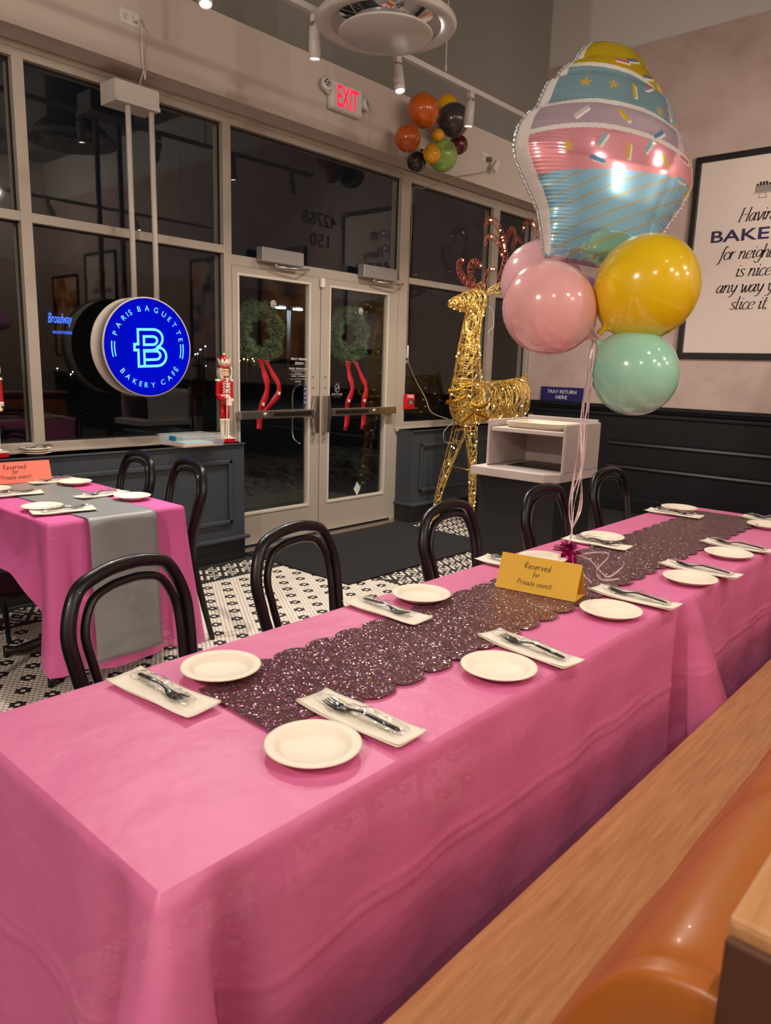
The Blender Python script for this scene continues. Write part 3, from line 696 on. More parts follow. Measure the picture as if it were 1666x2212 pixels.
cl = [(.993,1.449,.286,'black bentwood chair nearest the camera, at the long pink table'),(1.571,1.488,.196,'black bentwood chair second from the near end, before the door mat'),(2.262,1.412,.122,'black bentwood chair third from the near end, below the gold reindeer'),
      (2.925,1.39,.04,'black bentwood chair fourth from the near end, before the tray cabinet'),(3.72,1.469,-.008,'black bentwood chair farthest along the long table, right of tray cabinet'),
      (1.902,3.288,-1.741,'black bentwood chair at near right corner of the window table'),(1.883,3.735,-1.688,'black bentwood chair at the window table, closest to the plastic tub'),(1.264,3.477,1.855,'low black bentwood chair pushed under left side of the window table')]
for k, (x,y,rz,lab) in enumerate(cl):
    g = 'bentwood chairs along the long table' if k < 5 else 'bentwood chairs at the window table'
    if k == 0: CH.location = (x,y,0); CH.rotation_euler = (0,0,rz); tag(CH, lab, 'chair', g)
    else:
        c_ = dup(CH, (x,y,0), rz, lab, g)
        if k == 7: c_.scale = (1,1,.8)

# ------------------------------------------------------------ bench
t = thing('banquette_bench','oak banquette bench with tan leather back beside the long table','bench',(2.2,.2,0))
MB().box(.57,.13,.415,4.2,.605,.45).build('seat', M_wood, t, .006)
MB().box(.58,.15,0,4.18,.53,.415).build('plinth', M_woodend, t)
MB().box(.568,-.09,.955,4.2,.132,.985).build('back_cap', M_wood, t, .006)
MB().box(.572,-.08,0,4.19,.127,.955).build('back_panel', M_woodend, t, .003)
SE = [.575,.612,1.02,1.46,1.84,2.22,2.60,2.98,3.36,3.74,4.12]
prof = cr([(.13,.45),(.362,.46),(.37,.54),(.33,.66),(.28,.76),(.24,.84),(.20,.885),(.155,.90),(.125,.90)],5)
for a, c in zip(SE[:-1], SE[1:]):
    def F(u,v,a=a,c=c):
        x = a+(c-a)*u; i = v*(len(prof)-1); k = min(int(i),len(prof)-2); q = i-k
        y = prof[k][0]*(1-q)+prof[k+1][0]*q; z = prof[k][1]*(1-q)+prof[k+1][1]*q
        b = (1-abs(2*u-1)**5)**.5; s = .86+.14*b
        return (x, .13+(y-.13)*s, .45+(z-.45)*(.95+.05*b))
    mb = MB(); mb.grid(F, 24, 40)
    mb.add([F(0,j/40) for j in range(41)], [tuple(range(41))]); mb.add([F(1,j/40) for j in range(41)], [tuple(range(40,-1,-1))])
    mb.build('leather_pad', M_leather, t)

# ------------------------------------------------------------ tray return cabinet
MB().box(.558,-.088,0,.5675,.130,.972).build('shade_end_panel', M_woodend, t, .003)  # dark board added over the cap end, shade put into its colour
t = thing('tray_return_cabinet','pale laminate tray return cabinet on a dark base, by black wall','cabinet',(4.05,2.3,0))
MB().box(3.80,2.07,.0,4.25,2.60,.77).build('base', mat('cabinet_base',(30,31,34),.45), t, .003)
MB().prism([(3.716,2.607),(3.716,2.10),(3.79,2.043),(4.262,2.043),(4.262,2.607)], .05, Tm(0,0,.77)).build('counter', M_marble, t, .003)
MB().box(3.822,2.042,.82,4.262,2.06,1.10).build('side_panel', M_marble, t, .012)
MB().box(3.812,2.548,.82,4.262,2.566,1.10).build('side_panel', M_marble, t, .012)
MB().box(4.244,2.06,.82,4.262,2.548,1.115).build('back_panel', M_marble, t, .003)
MB().box(3.826,2.06,1.032,4.244,2.548,1.055).build('shelf', M_marble, t, .003)
mb = MB(); mb.box(3.93,2.10,.8195,4.20,2.115,.824).box(3.93,2.46,.8195,4.20,2.475,.824).box(3.915,2.10,.8195,3.93,2.475,.824).box(4.20,2.10,.8195,4.215,2.475,.824); mb.build('hole_rim', M_hole, t)
MB().box(3.93,2.115,.8203,4.20,2.46,.8212).build('chute_opening', M_black, t)
mb = MB(); mb.grid(lambda u,v: (3.935+.26*u, 2.12+.335*v, .824+.012*abs(math.sin(u*9+v*4))*math.sin(PI*u)**.3+.005*math.sin(v*40+u*17)), 22, 30); mb.build('bin_liner', M_film, t)
for k, s in enumerate(('lowest','middle','topmost')):
    tr = thing('cafeteria_tray', f'beige cafeteria tray on top of tray cabinet, {s} of its stack','tray',(4.03,2.305,1.0555+k*.007),0,'trays stacked on the tray cabinet')
    def F(u,v):
        a = 2*PI*u; n = 6; cx = abs(math.cos(a))**(2/n)*math.copysign(1,math.cos(a)); cy = abs(math.sin(a))**(2/n)*math.copysign(1,math.sin(a))
        R_ = [(0,.0),(.88,.0),(.95,.004),(.985,.019),(1,.022),(.995,.018)][min(5,int(v*5+.5))]
        return (4.03+cx*.15*R_[0], 2.305+cy*.195*R_[0], 1.0555+k*.007+R_[1])
    mb = MB(); mb.grid(F, 48, 5, 0, True, True); o = mb.build('tray_body', mat('tray_beige',(206,190,168),.5), tr); o.modifiers.new('t','SOLIDIFY').thickness = .003

# ------------------------------------------------------------ ceiling fittings
TY, TZ = 3.2, 3.19
t = thing('track_light_rail','white ceiling track light rail hung in front of the window wall','light',(3.5,TY,TZ))
MB().box(.6,TY-.018,TZ,5.3,TY+.018,TZ+.032).build('rail', M_whitepl, t, .003)
for x in (1.2,4.06): MB().tube([(x,TY+.0,TZ+.03),(x,TY,5.2)], .005, 6).tube([(x,TY,TZ+.05),(x,TY,TZ+.085)],.009,8).build('hanging_rod', M_whitepl, t)
def spot(x, y, z, tgt, lab, grp, E, big=1.6):
    o = thing('track_spotlight', lab, 'spotlight', (x,y,z), 0, grp)
    MB().box(x-.022,y-.016,z-.036,x+.022,y+.016,z).build('adapter', M_whitepl, o, .003)
    MB().tube([(x,y,z-.036),(x,y,z-.062)], .006, 8).build('stem', M_whitepl, o)
    p = Vector((x,y,z-.058)); d = (Vector(tgt)-p).normalized()
    d = (Vector((0,0,-1))*.62 + d*.38).normalized()          # the cans themselves hang nearly upright
    q = frame(p, d.orthogonal(), d.cross(d.orthogonal())); 
    if (q.to_3x3() @ Vector((0,0,1))).dot(d) < 0: q = frame(p, d.cross(d.orthogonal()), d.orthogonal())
    MB().lathe([(0,0),(.026,0),(.031,.004),(.032,.15),(.029,.152),(.027,.140),(.0,.140)],24,q).build('can', M_whitepl, o)
    MB().lathe([(0,.1425),(.0265,.1425)],20,q).build('lens', M_lens, o)
    L = bpy.data.lights.new('spot_lamp','SPOT'); L.energy = E; L.color = WARM; L.spot_size = big; L.spot_blend = 1.0; L.shadow_soft_size = .04
    lo = bpy.data.objects.new('spot_lamp', L); COL.objects.link(lo); lo.location = p+d*.156
    dd = Vector(tgt)-lo.location; lo.rotation_euler = dd.to_track_quat('-Z','Y').to_euler(); lo.parent = o; lo.matrix_parent_inverse = wm(o).inverted()
sl = ['first at left','second, left of the round diffuser','third, right of the exit sign','fourth, above the balloon cluster','fifth, above the reindeer','sixth, near foil balloon','last by the right wall']
for k, (x, tg, kf) in enumerate(TRACK): spot(x, TY, TZ, tg, f'white track spotlight on the window track, {sl[k]}', 'spotlights on the window track', E_TRACK*kf, 2.1)
t = thing('track_light_rail','white ceiling track light rail above the bench, seen mirrored','light',(2.3,-.15,TZ))
MB().box(-2,-.168,TZ,6.5,-.132,TZ+.032).build('rail', M_whitepl, t, .003)
for x in (-1.5,2.3,6.0): MB().tube([(x,-.15,TZ+.03),(x,-.15,5.2)], .005, 6).build('hanging_rod', M_whitepl, t)
SB = ['over the near bench','over the bench middle','over the far bench','aimed at the cake poster','aimed at the blush wall']
for k, (x, y, tg, kf) in enumerate(BACK): spot(x, y, TZ, tg, f'white track spotlight on the bench track, {SB[k]}', 'spotlights on the bench track', E_BACK*kf, 1.3)
GP = ['left of the window table','far left behind the bench','behind the bench middle','behind the bench right end','deep in the room','deep in the room by the right wall']
M_fillbulb = mat('fill_bulb', (255,240,220), .5, emit=(255,232,205), es=8)
for k, (x, y, z, kf) in enumerate(DOWN):  # added fill bulbs: glowing body, rod and point light each
    o = thing('fill_bulb_pendant', f'added fill light bulb {GP[k]}, outside the view', 'lamp', (x,y,z), 0, 'fill bulbs added outside the view')
    MB().lathe([(0,-.05),(.03,-.04),(.045,0),(.035,.035),(.018,.06)],18,Tm(x,y,z)).build('bulb', M_fillbulb, o)
    MB().lathe([(.02,.055),(.024,.12),(.006,.13),(.006,5.2-z)],12,Tm(x,y,z)).build('hanging_rod', M_black, o)
    L = bpy.data.lights.new('fill_lamp','POINT'); L.energy = E_DOWN*kf; L.color = WARM; L.shadow_soft_size = .03
    lo = bpy.data.objects.new('fill_lamp', L); COL.objects.link(lo); lo.location = (x,y,z-.085); lo.parent = o; lo.matrix_parent_inverse = wm(o).inverted()
def diffuser(x, y, z, r, lab):
    t = thing('round_diffuser', lab, 'air diffuser', (x,y,z)); k = r/.33; M = Tm(x,y,z) @ Matrix.Diagonal((k,k,k,1))
    MB().lathe([(.335,.015),(.325,.0),(.300,-.002),(.262,.008),(.255,.02),(.30,.03),(.33,.03),(.335,.015)],64,M).build('outer_ring', M_whitepl, t)
    MB().lathe([(.262,.008),(.235,.045),(.205,.085)],64,M).build('chrome_cone', M_chrome, t)
    MB().lathe([(0,-.030),(.216,-.030),(.224,-.024),(.216,-.018),(0,-.018)],64,M).build('centre_disc', M_whitepl, t)
    MB().lathe([(.26,.03),(.25,.09),(.17,.16),(.17,2.1/k)],48,M).build('duct', mat('duct_grey',(120,116,112),.6), t)
diffuser(3.066,2.81,3.072,.352,'large round white ceiling diffuser with chrome ring above the table')

# wall outlets, exit sign
def outlet(x, z, lab):
    t = thing('wall_outlet', lab, 'outlet', (x,YB,z))
    MB().box(x-.06,YB-.006,z-.038,x+.06,YB,z+.038).build('plate', M_whitepl, t, .002)
    for s in (-1,1):
        mb = MB(); mb.box(x+s*.028-.016,YB-.0075,z-.018,x+s*.028+.016,YB-.006,z+.018); oo = mb.build('receptacle', M_white, t, .0015)
        mb = MB()
        for dx, dz in ((-.006,.006),(.006,.006),(0,-.008)): mb.box(x+s*.028+dx-.0015,YB-.0082,z+dz-.004,x+s*.028+dx+.0015,YB-.0074,z+dz+.004)
        mb.build('slot', M_black, oo)
    return t
kY = YB/YW
ox1, oz1 = 2.60*kY*.9965, 1.4+(3.375-1.4)*kY
outlet(ox1, oz1, 'white wall outlet high on bulkhead above the hanging round sign')
ox2, oz2 = 6.29*kY, 1.4+(3.385-1.4)*kY
outlet(ox2, oz2, 'white wall outlet high on bulkhead above the reindeer')
# exit sign
def exitsign():
    x0, x1, z0, z1 = 4.01, 4.335, 3.205, 3.385; xc = (x0+x1)/2; zc = (z0+z1)/2; t = thing('exit_sign','white exit sign with red letters and two lamp heads on bulkhead','exit sign',(xc,YB,zc))
    MB().box(x0,YB-.05,z0-.005,x1,YB,z1+.008).build('housing', M_whitepl, t, .016, 3)
    mb = MB(); text(mb,'EXIT',WIN(xc+.005,YB-.0508,zc+.004),.145,.215); mb.build('lettering', mat('exit_red',(225,10,45),.5,emit=(235,12,50),es=1.6), t)
    for sx in (-1,1):
        x = xc+sx*.205; Mq = frame((x,YB-.05,zc+(.05 if sx<0 else .02)),(.9,-.1 if sx<0 else .45,0),(0,.25,1))
        MB().tube([(xc+sx*.15,YB-.03,zc-.0),(x,YB-.035,zc+.02)], .016, 10).build('lamp_arm', M_whitepl, t)
        h = MB().lathe([(0,-.05),(.03,-.045),(.045,-.01),(.047,.0),(.04,.006),(0,.004)],28,Mq).build('lamp_head', M_whitepl, t)
        mb = MB()
        for a in range(4): mb.lathe([(0,.012),(.010,.010),(.015,.005)],12,Mq @ Tm(.019*math.cos(a*PI/2),.019*math.sin(a*PI/2),0))
        mb.build('lamp_reflector', M_chrome, h)
exitsign()
# hanging drum sign -------------------------------------------
t = thing('hanging_sign','round blue illuminated sign hung on two white poles at window','sign',(2.52,4.30,1.467))
cx, cz = 2.522, 1.467; YF, YK = 4.222, 4.372; Rr = .300
MB().box(2.385,4.265,2.845,2.67,YW-.002,2.962).build('canopy_box', M_white, t, .003)
MB().box(2.383,4.258,2.845,2.672,4.272,2.868).build('canopy_lip', M_white, t, .002)
for x in (2.482,2.635): MB().tube([(x,4.30,2.85),(x,4.30,cz+Rr-.04)], .0165, 12).build('pole', M_white, t)
MF = frame((cx,YF,cz),(1,0,0),(0,0,1))
MB().lathe([(Rr-.008,-.002),(Rr,0),(Rr,-.012),(Rr-.004,-.012),(Rr-.004,-(YK-YF)+.012),(Rr,-(YK-YF)+.012),(Rr,-(YK-YF)),(Rr-.008,-(YK-YF)-.002)][::-1],96,MF).build('drum', mat('drum_white',(196,186,176),.5), t)
M_blue = mat('sign_blue', (2,8,150), .35, emit=(2,12,190), es=.62); M_lb = mat('sign_light_blue', (90,180,255), .4, emit=(92,186,255), es=.75)
fc = MB().lathe([(0,0),(Rr-.008,0)],96,MF @ Tm(0,0,.0005)).build('face', M_blue, t)
MB().lathe([(0,0),(Rr-.008,0)],96,MF @ Tm(0,0,-(YK-YF)-.001)).build('rear_face', M_blue, t)
mb = MB()
def arc_text(s, a0, a1, rad, h, flip):
    n = len(s); wd = [.35 if c == ' ' else tdim(c)[0]/tdim('B')[1] for c in s]; tot = sum(wd)
    acc = 0
    for c, w_ in zip(s, wd):
        f = (acc+w_/2)/tot; acc += w_
        if c == ' ': continue
        a = a0+(a1-a0)*f; k = h/tdim('B')[1]
        Mx = MF @ Rz(a) @ Tm(rad,0,.0015) @ Rz(PI/2 if flip else -PI/2)
        mb.mesh(TX[c], Mx @ Matrix.Diagonal((k,k,1,1)) @ Tm(-tdim(c)[3],-tdim('B')[2],0))
D = PI/180
arc_text('PARIS BAGUETTE', 166*D, 9*D, Rr*.775, Rr*.105, False); arc_text('BAKERY CAFÉ', 214*D, 330*D, Rr*.765, Rr*.105, True)
for rad in (.815,.755):
    for c0 in (184,-4):
        for k in range(10):
            a, b_ = (c0-11+22*k/10)*D, (c0-11+22*(k+1)/10)*D; w_ = .012*Rr
            mb.add([MF @ Vector((r*math.cos(q),r*math.sin(q),.0015)) for r,q in ((rad*Rr-w_,a),(rad*Rr+w_,a),(rad*Rr+w_,b_),(rad*Rr-w_,b_))],[(0,1,2,3)])
def strk(P, w_):
    P = [Vector(((x-900)/640*Rr, -(y-850-.055*(x-900))/730*Rr)) for x,y in P]; N = len(P); closed = (P[0]-P[-1]).length < 1e-6
    L = []; Q = []
    for k in range(N):
        a = P[k-1] if k > 0 else (P[-2] if closed else None); b_ = P[k+1] if k < N-1 else (P[1] if closed else None)
        t1 = (P[k]-a).normalized() if a is not None else (b_-P[k]).normalized(); t2 = (b_-P[k]).normalized() if b_ is not None else t1
        n1 = Vector((-t1.y,t1.x)); n2 = Vector((-t2.y,t2.x)); mm = (n1+n2); mm = mm.normalized(); mm = mm/max(.4,mm.dot(n1))
        L.append(P[k]+mm*w_/2); Q.append(P[k]-mm*w_/2)
    mb.add([MF @ Vector((p.x,p.y,.0015)) for p in L+Q], [(k,k+1,N+k+1,N+k) for k in range(N-1)])
def arc(cx_,cy_,rx,ry,a0,a1,n=12): return [(cx_+rx*math.cos(a*D),cy_+ry*math.sin(a*D)) for a in np.linspace(a0,a1,n)]
wl = .052*Rr
strk([(748,1000),(748,885),(693,885),(693,800),(748,800),(748,588),(900,588)]+arc(975,722,132,134,-90,62,16)+[(1042,842)]+arc(1020,985,135,140,-50,90,16)+[(850,1125),(748,1125),(748,1000)], wl)
strk([(832,750),(832,690),(900,690)]+arc(960,750,65,60,-90,90)+[(900,810),(832,810),(832,750)], wl)
strk([(832,1108),(832,900)], wl); strk([(815,893),(960,893),(1030,872),(1062,850)], wl)
strk([(832,905),(900,905)]+arc(1000,968,68,62,-90,90)+[(832,1030)], wl)
mb.build('face_lettering', M_lb, fc)
t = MB().box(ox1+.016,YB-.035,oz1-.016,ox1+.045,YB-.0085,oz1+.016).build('power_cord', M_cordw, None, .004); tag(t,'white plug and cord hanging from outlet down to sign box','power cord')
MB().tube(cr([(ox1+.03,YB-.03,oz1-.01),(ox1+.045,YB-.05,oz1-.05),(ox1+.062,YB-.02,oz1-.17),(ox1+.078,YB-.015,oz1-.30),(ox1+.085,YB-.01,3.06),(ox1+.075,YB+.01,3.01),(2.56,4.30,2.963)],8),.004,6).build('cord', M_cordw, t)

# adapter + light-string cord on the bulkhead
a = MB().box(ox2+.01,YB-.05,oz2-.035,ox2+.055,YB-.009,oz2+.0).build('light_string_cord', mat('brown_plug',(120,92,60),.5), None, .003); tag(a,'tan light string cord from wall plug down mullion to the reindeer','power cord')
MB().prism([(-.03,-.05),(.03,-.05),(.03,.05),(-.03,.05)], .035, frame((ox2+.07,YB-.06,oz2-.075),(.85,0,-.5),(.5,0,.85))).build('cord_controller', M_whitepl, a, .006)
zc = lambda X,Z: None
MB().tube(cr([(ox2+.03,YB-.06,oz2-.12),(5.78,YB-.03,3.10),(5.5,YB-.01,3.015),(5.35,4.40,2.93),(5.235,4.428,2.90),(5.228,4.425,2.6),(5.222,4.43,2.2),(5.224,4.428,1.75),(5.236,4.427,1.48),(5.33,4.40,1.28),(5.36,4.30,1.12),(5.33,4.20,1.0),(5.34,4.02,.95)],10),.0035,6).build('cord', M_cord, a)

# ------------------------------------------------------------ balloons
def bal_profile(r, L=1.12, n=22):
    P = []
    for k in range(n+1):
        t = PI*k/n; rad = r*math.sin(t)*(1 if t < PI/2 else (1-.10*((t-PI/2)/(PI/2))**2)); z = r*math.cos(t)*(1.02 if t < PI/2 else L); P.append((rad,z))
    P = [(max(q,0),z) for q,z in P[:-1]]; zb = -r*L
    P = [p for p in P if p[0] > .012 or p[1] > 0] + [(.011,zb-.006),(.007,zb-.012),(.011,zb-.024),(.0135,zb-.028),(.004,zb-.026),(0,zb-.02)]
    return P[::-1]
def balloon(c, r, axis, m, lab, grp, L=1.1, name='balloon', n=40):
    ax = Vector(axis).normalized(); q = ax.orthogonal().normalized(); M = frame(c, q, ax.cross(q))
    o = MB().lathe(bal_profile(r,L), n, M).build(name, m); tag(o, lab, 'balloon', grp); return o
def lat(n, c, rough=.12, metal=0, sss=0):
    m = mat(n, c, rough, metal, coat=.5); 
    if sss: m.node_tree.nodes['Principled BSDF'].inputs['Subsurface Weight'].default_value = sss; m.node_tree.nodes['Principled BSDF'].inputs['Subsurface Radius'].default_value = (.05,.03,.02)
    return m
def P_at(p, sc): return tuple(Vector((0,0,1.4))+(Vector(p)-Vector((0,0,1.4)))*sc)
tie = Vector((2.40,1.205,1.53)); gb = 'latex balloons tied to the weight'
BL = [((2.305,1.332,1.607),.153,'pink_latex',(246,182,182),'light pink latex balloon at lower left front of the bouquet',1.0),
      ((2.301,1.362,1.692),.138,'pink_latex_back',(238,184,192),'light pink latex balloon behind the front pink one, beside foil cupcake',1.13),
      ((2.536,1.095,1.687),.172,'yellow_latex',(246,206,20),'large yellow latex balloon below the foil cupcake balloon',.985),
      ((2.474,1.081,1.400),.142,'mint_latex',(160,218,192),'mint green latex balloon hanging lowest in the bouquet',1.0),
      ((2.52,1.10,1.66),.15,'purple_latex',(110,60,160),'purple latex balloon mostly hidden behind the yellow one',1.14),
      ((2.936,1.541,1.708),.085,'lilac_latex',(206,150,180),'lilac pink balloon tucked between pink balloons under foil cupcake',1.0)]
wgt = Vector((2.245,1.155,ZT+.03))
M_rib = mat('curling_ribbon', (226,196,200), .3)
for k, (p, r, n, c, lab, sc) in enumerate(BL):
    c_ = Vector(P_at(p,sc)); ax = c_-tie
    o = balloon(c_, r*sc, (ax.x,ax.y,ax.z+.02), lat(n,c,.16), lab, gb, 1.08)
    st = tie if k != 3 else tie
    w_ = .006*math.sin(k*2.1)
    P = cr([tuple(c_-ax.normalized()*r*sc*1.15), tuple(tie+Vector((w_,w_,-.03))), (2.36+w_,1.195+.01*math.cos(k*3),1.30),(2.325+w_*2,1.18+.015*math.cos(k*2),1.10),(2.30+.012*math.sin(k*4),1.175+.02*math.cos(k*1.7),.95),(2.275,1.165,.87),(2.25,1.157,ZT+.07)],6)
    mb = MB()
    for i in range(len(P)-1):
        a_, b_ = Vector(P[i]), Vector(P[i+1]); wv = Vector((.0026*math.cos(i*.35+k),-.0026*math.sin(i*.35+k),0))
        mb.add([a_-wv,a_+wv,b_+wv,b_-wv],[(0,1,2,3)])
    rb = mb.build('ribbon', M_rib, o); rb.modifiers.new('t','SOLIDIFY').thickness = .0006
# weight
t = thing('balloon_weight','magenta foil tinsel balloon weight with curled ribbon ends on table','balloon weight',(2.245,1.155,ZT))
MB().lathe([(0,.0),(.026,.0),(.03,.01),(.024,.03),(.008,.05),(0,.055)],18,Tm(2.245,1.155,ZT+.0015)).build('wrapped_core', mat('magenta_foil',(190,16,120),.2,.85), t)
mb = MB(); rg = random.Random(3)
for k in range(60):
    a = rg.uniform(0,2*PI); el = rg.uniform(.1,1.35); l = rg.uniform(.035,.06); c, s = math.cos(a)*math.cos(el), math.sin(a)*math.cos(el); z = math.sin(el)
    wv = Vector((-math.sin(a),math.cos(a),.3*rg.uniform(-1,1)))*.005; b0 = Vector((2.245,1.155,ZT+.035))
    p1 = b0+Vector((c,s,z))*l*.6; p2 = b0+Vector((c,s,z*.7))*l; p2.z = max(p2.z, ZT+.006); p1.z = max(p1.z, ZT+.008)
    mb.add([b0-wv*.4,b0+wv*.4,p1+wv,p1-wv,p2+wv*.9,p2-wv*.9],[(0,1,2,3),(3,2,4,5)])
mb.build('tinsel', MC['magenta_foil'], t)
mb = MB()
for pts_ in ([(2.26,1.14,ZT+.03),(2.24,1.08,ZT+.03),(2.20,1.02,ZT+.012),(2.13,.985,ZT+.03),(2.12,.95,ZT+.02),(2.19,.94,ZT+.04),(2.24,.96,ZT+.045)],[(2.25,1.14,ZT+.03),(2.28,1.06,ZT+.05),(2.22,1.0,ZT+.06),(2.14,1.0,ZT+.025),(2.10,.96,ZT+.012),(2.15,.93,ZT+.012)],[(2.24,1.14,ZT+.03),(2.17,1.09,ZT+.012),(2.10,1.02,ZT+.01),(2.05,.97,ZT+.01)]):
    P = cr(pts_,8)
    for i in range(len(P)-1):
        a_, b_ = Vector(P[i]), Vector(P[i+1]); wv = Vector((0,0,.003)); mb.add([a_-wv,a_+wv,b_+wv,b_-wv],[(0,1,2,3)])
o = mb.build('ribbon_tail', M_rib, t); o.modifiers.new('t','SOLIDIFY').thickness = .0006

# foil cupcake -------------------------------------------------
def foil():
    bot = Vector((2.511,1.266,1.755)); top = Vector((2.647,1.341,2.524)); mid = (bot+top)/2
    upv = (top-bot); H = upv.length; upv.normalize(); tocam = (Vector((0,0,1.4))-mid); tocam = (tocam-upv*tocam.dot(upv)).normalized()
    nrm = Matrix.Rotation(FOIL_YAW, 3, upv) @ tocam; wv = upv.cross(nrm).normalized()     # wv: to the viewer's right
    ts = [0,.03,.10,.20,.25,.30,.35,.40,.445,.50,.55,.60,.63,.655,.70,.76,.785,.81,.85,.88,.90,.925,.95,.975,1.0]
    hw = [.195,.205,.216,.236,.258,.283,.308,.329,.338,.334,.324,.302,.272,.262,.252,.232,.200,.196,.172,.138,.133,.124,.109,.085,.030]
    T0 = .145; NU, NV = 400, 520
    def width(t): return np.interp(t, ts, hw)
    tt = (1-np.cos(np.linspace(0,PI,NV+1)))/2
    wid = np.array([1.04*width(t) for t in tt]); ker = np.hanning(9); ker /= ker.sum(); wid2 = np.convolve(np.pad(wid,4,'edge'),ker,'valid'); wid2[0] = wid[0]
    u = np.linspace(-1,1,NU+1); 
    prf = np.interp(tt,[0,.04,.12,.25,.4,.5,.62,.74,.84,.92,.97,1],[0,.42,.66,.86,.98,1,.95,.80,.62,.46,.30,0]); k2 = np.hanning(31); k2 /= k2.sum(); prf = np.convolve(np.pad(prf,15,'edge'),k2,'valid'); prf[0] = 0; prf[-1] = 0
    verts = []; cols = []
    blue = (158,222,255); pink = (255,176,190); lil = (222,200,216); teal = (160,204,218); yel = (250,214,30); wht = (226,220,214); silver = (196,196,200); gold = (244,204,100)
    STK = [(-.30,0.470,60,'c'),(-.02,0.445,90,'y'),(.20,0.485,60,'c'),(.42,0.445,-50,'y'),(.70,0.405,0,'c'),(-.34,0.385,-10,'b'),(.90,0.385,70,'y'),(-.1,0.590,-35,'y'),(.33,0.550,35,'b'),(.70,0.495,-5,'p'),(.82,0.515,-60,'y'),(-.55,0.575,50,'w'),(.05,0.720,90,'y'),(.32,0.760,30,'l'),(.62,0.685,-75,'p'),(.75,0.640,45,'y'),(-.1,0.865,0,'p'),(.2,0.885,15,'t'),(.45,0.825,15,'t')]
    STA = [(-.62,0.720),(-.25,0.725),(.45,0.665),(-.62,0.425)]
    SC = {'y':(232,196,20),'b':(90,150,196),'c':(150,196,200),'p':(214,120,140),'w':(220,214,210),'l':(190,150,170),'t':(120,140,150)}
    def b1(s): return .53+.02*s-.055*max(0,s+.1)**1.6-.045*max(0,-s-.3)**1.3
    def b2(s): return .638+.01*s-.06*max(0,s)**1.6-.05*max(0,-s-.45)**1.2
    def b3(s): return .815-.01*s-.07*max(0,s)**1.4
    def colour(s, t):
        sw = s*width(t)/.3                                    # metric-ish horizontal coordinate
        if abs(s) > .93 and t > .02: return wht, 0.1
        if t < .012: return silver, 1
        for (cx_,cy_,an,k) in STK:
            c_, s_ = math.cos(an*D), math.sin(an*D)
            for off, colr, mt in (((0,0),SC[k],.35),((.02,-.012),wht,0)):
                dx, dy = (s-cx_-off[0])*width(cy_)/.76, t-cy_-off[1]*.7
                a_, b_ = dx*c_+dy*s_, -dx*s_+dy*c_
                if math.hypot(max(abs(a_)-.026,0), b_) < .0085: return colr, mt
        for (cx_,cy_) in STA:
            dx, dy = (s-cx_)*width(cy_)/.76, t-cy_; rr = math.hypot(dx,dy); an = math.atan2(dy,dx)
            if rr < .0165+.0075*math.cos(5*an-PI/2): return gold, .5
        if t < .365+.05*sw:
            if ((t*.77 - .52*s*width(t) + 5) % .042) < .0036: return (224,190,90), .7
            return blue, .6
        B1, B2, B3 = b1(s), b2(s), b3(s)
        for B in (B1,B2,B3):
            if abs(t-B) < .0105: return wht, 0.1
        if t < B1: return pink, .6
        if t < B2: return lil, .6
        if t < B3: return teal, .6
        return yel, .6
    for side in (1,-1):
        for j in range(NV+1):
            t = tt[j]; w_ = wid2[j]
            for i in range(NU+1):
                s = math.sin(u[i]*PI/2); e = max(0,1-abs(s)**2.4)
                th = T0*(e**.58)*prf[j]
                ed = 1-e                                         # seam wrinkles
                wr = (.0028*math.sin(t*118+side)+.0022*math.sin(t*71+2*side))*.5*max(0,abs(s)-.76)/.24*(1 if abs(s) < .995 else 0) + .0012*math.sin(t*420+s*9)*max(0,abs(s)-.55)
                wr += (.0010*math.sin(s*47)*max(0,.10-t)/.10)
                wr += -.004*math.exp(-((t-.64)/.015)**2)*abs(s) - .004*math.exp(-((t-.79)/.02)**2)
                p = mid+wv*(s*w_)+upv*((t-.5)*H)+nrm*(side*max(0,th+wr*min(1,th/.03)))
                verts.append(tuple(p))
                if side == 1: 
                    c_, mt = colour(s,t); cols.append((*lin(c_)[:3], mt))
                else:
                    if i % 1 == 0: cols.append((*lin(silver)[:3], 1) if abs(s) < .93 else (*lin(wht)[:3],.2))
    w1 = NU+1; nb = (NV+1)*w1; faces = []
    for j in range(NV):
        for i in range(NU):
            a_ = j*w1+i; faces.append((a_,a_+1,a_+w1+1,a_+w1)); faces.append((nb+a_,nb+a_+w1,nb+a_+w1+1,nb+a_+1))
    mb = MB(); mb.v = verts; mb.f = faces; mb.mi = [0]*len(faces); mb.sm = [True]*len(faces)
    m = bpy.data.materials.new('printed_foil'); m.use_nodes = True; nt = m.node_tree; b = nt.nodes['Principled BSDF']
    at = nt.nodes.new('ShaderNodeVertexColor'); at.layer_name = 'print'
    nt.links.new(at.outputs['Color'], b.inputs['Base Color']); nt.links.new(at.outputs['Alpha'], b.inputs['Metallic']); b.inputs['Roughness'].default_value = .10; b.inputs['Coat Weight'].default_value = .4
    o = mb.build('foil_balloon', m)
    ca = o.data.color_attributes.new('print','FLOAT_COLOR','POINT'); ca.data.foreach_set('color', np.array(cols,dtype=np.float32).reshape(-1))
    tag(o,'large foil ice cream cupcake balloon with sprinkles at top of bouquet','balloon')
    # crimped seam flange
    mb = MB(); 
    for sd in (-1,1):
        P = [(mid+wv*(sd*wid2[j])+upv*((tt[j]-.5)*H)) for j in range(0,NV+1,2)]; n = len(P); vs = []
        for k, p in enumerate(P): vs += [p, p+wv*sd*.010+nrm*(.003*math.sin(k*1.7))]
        mb.add(vs, [(2*k,2*k+1,2*k+3,2*k+2) for k in range(n-1)],0,True)
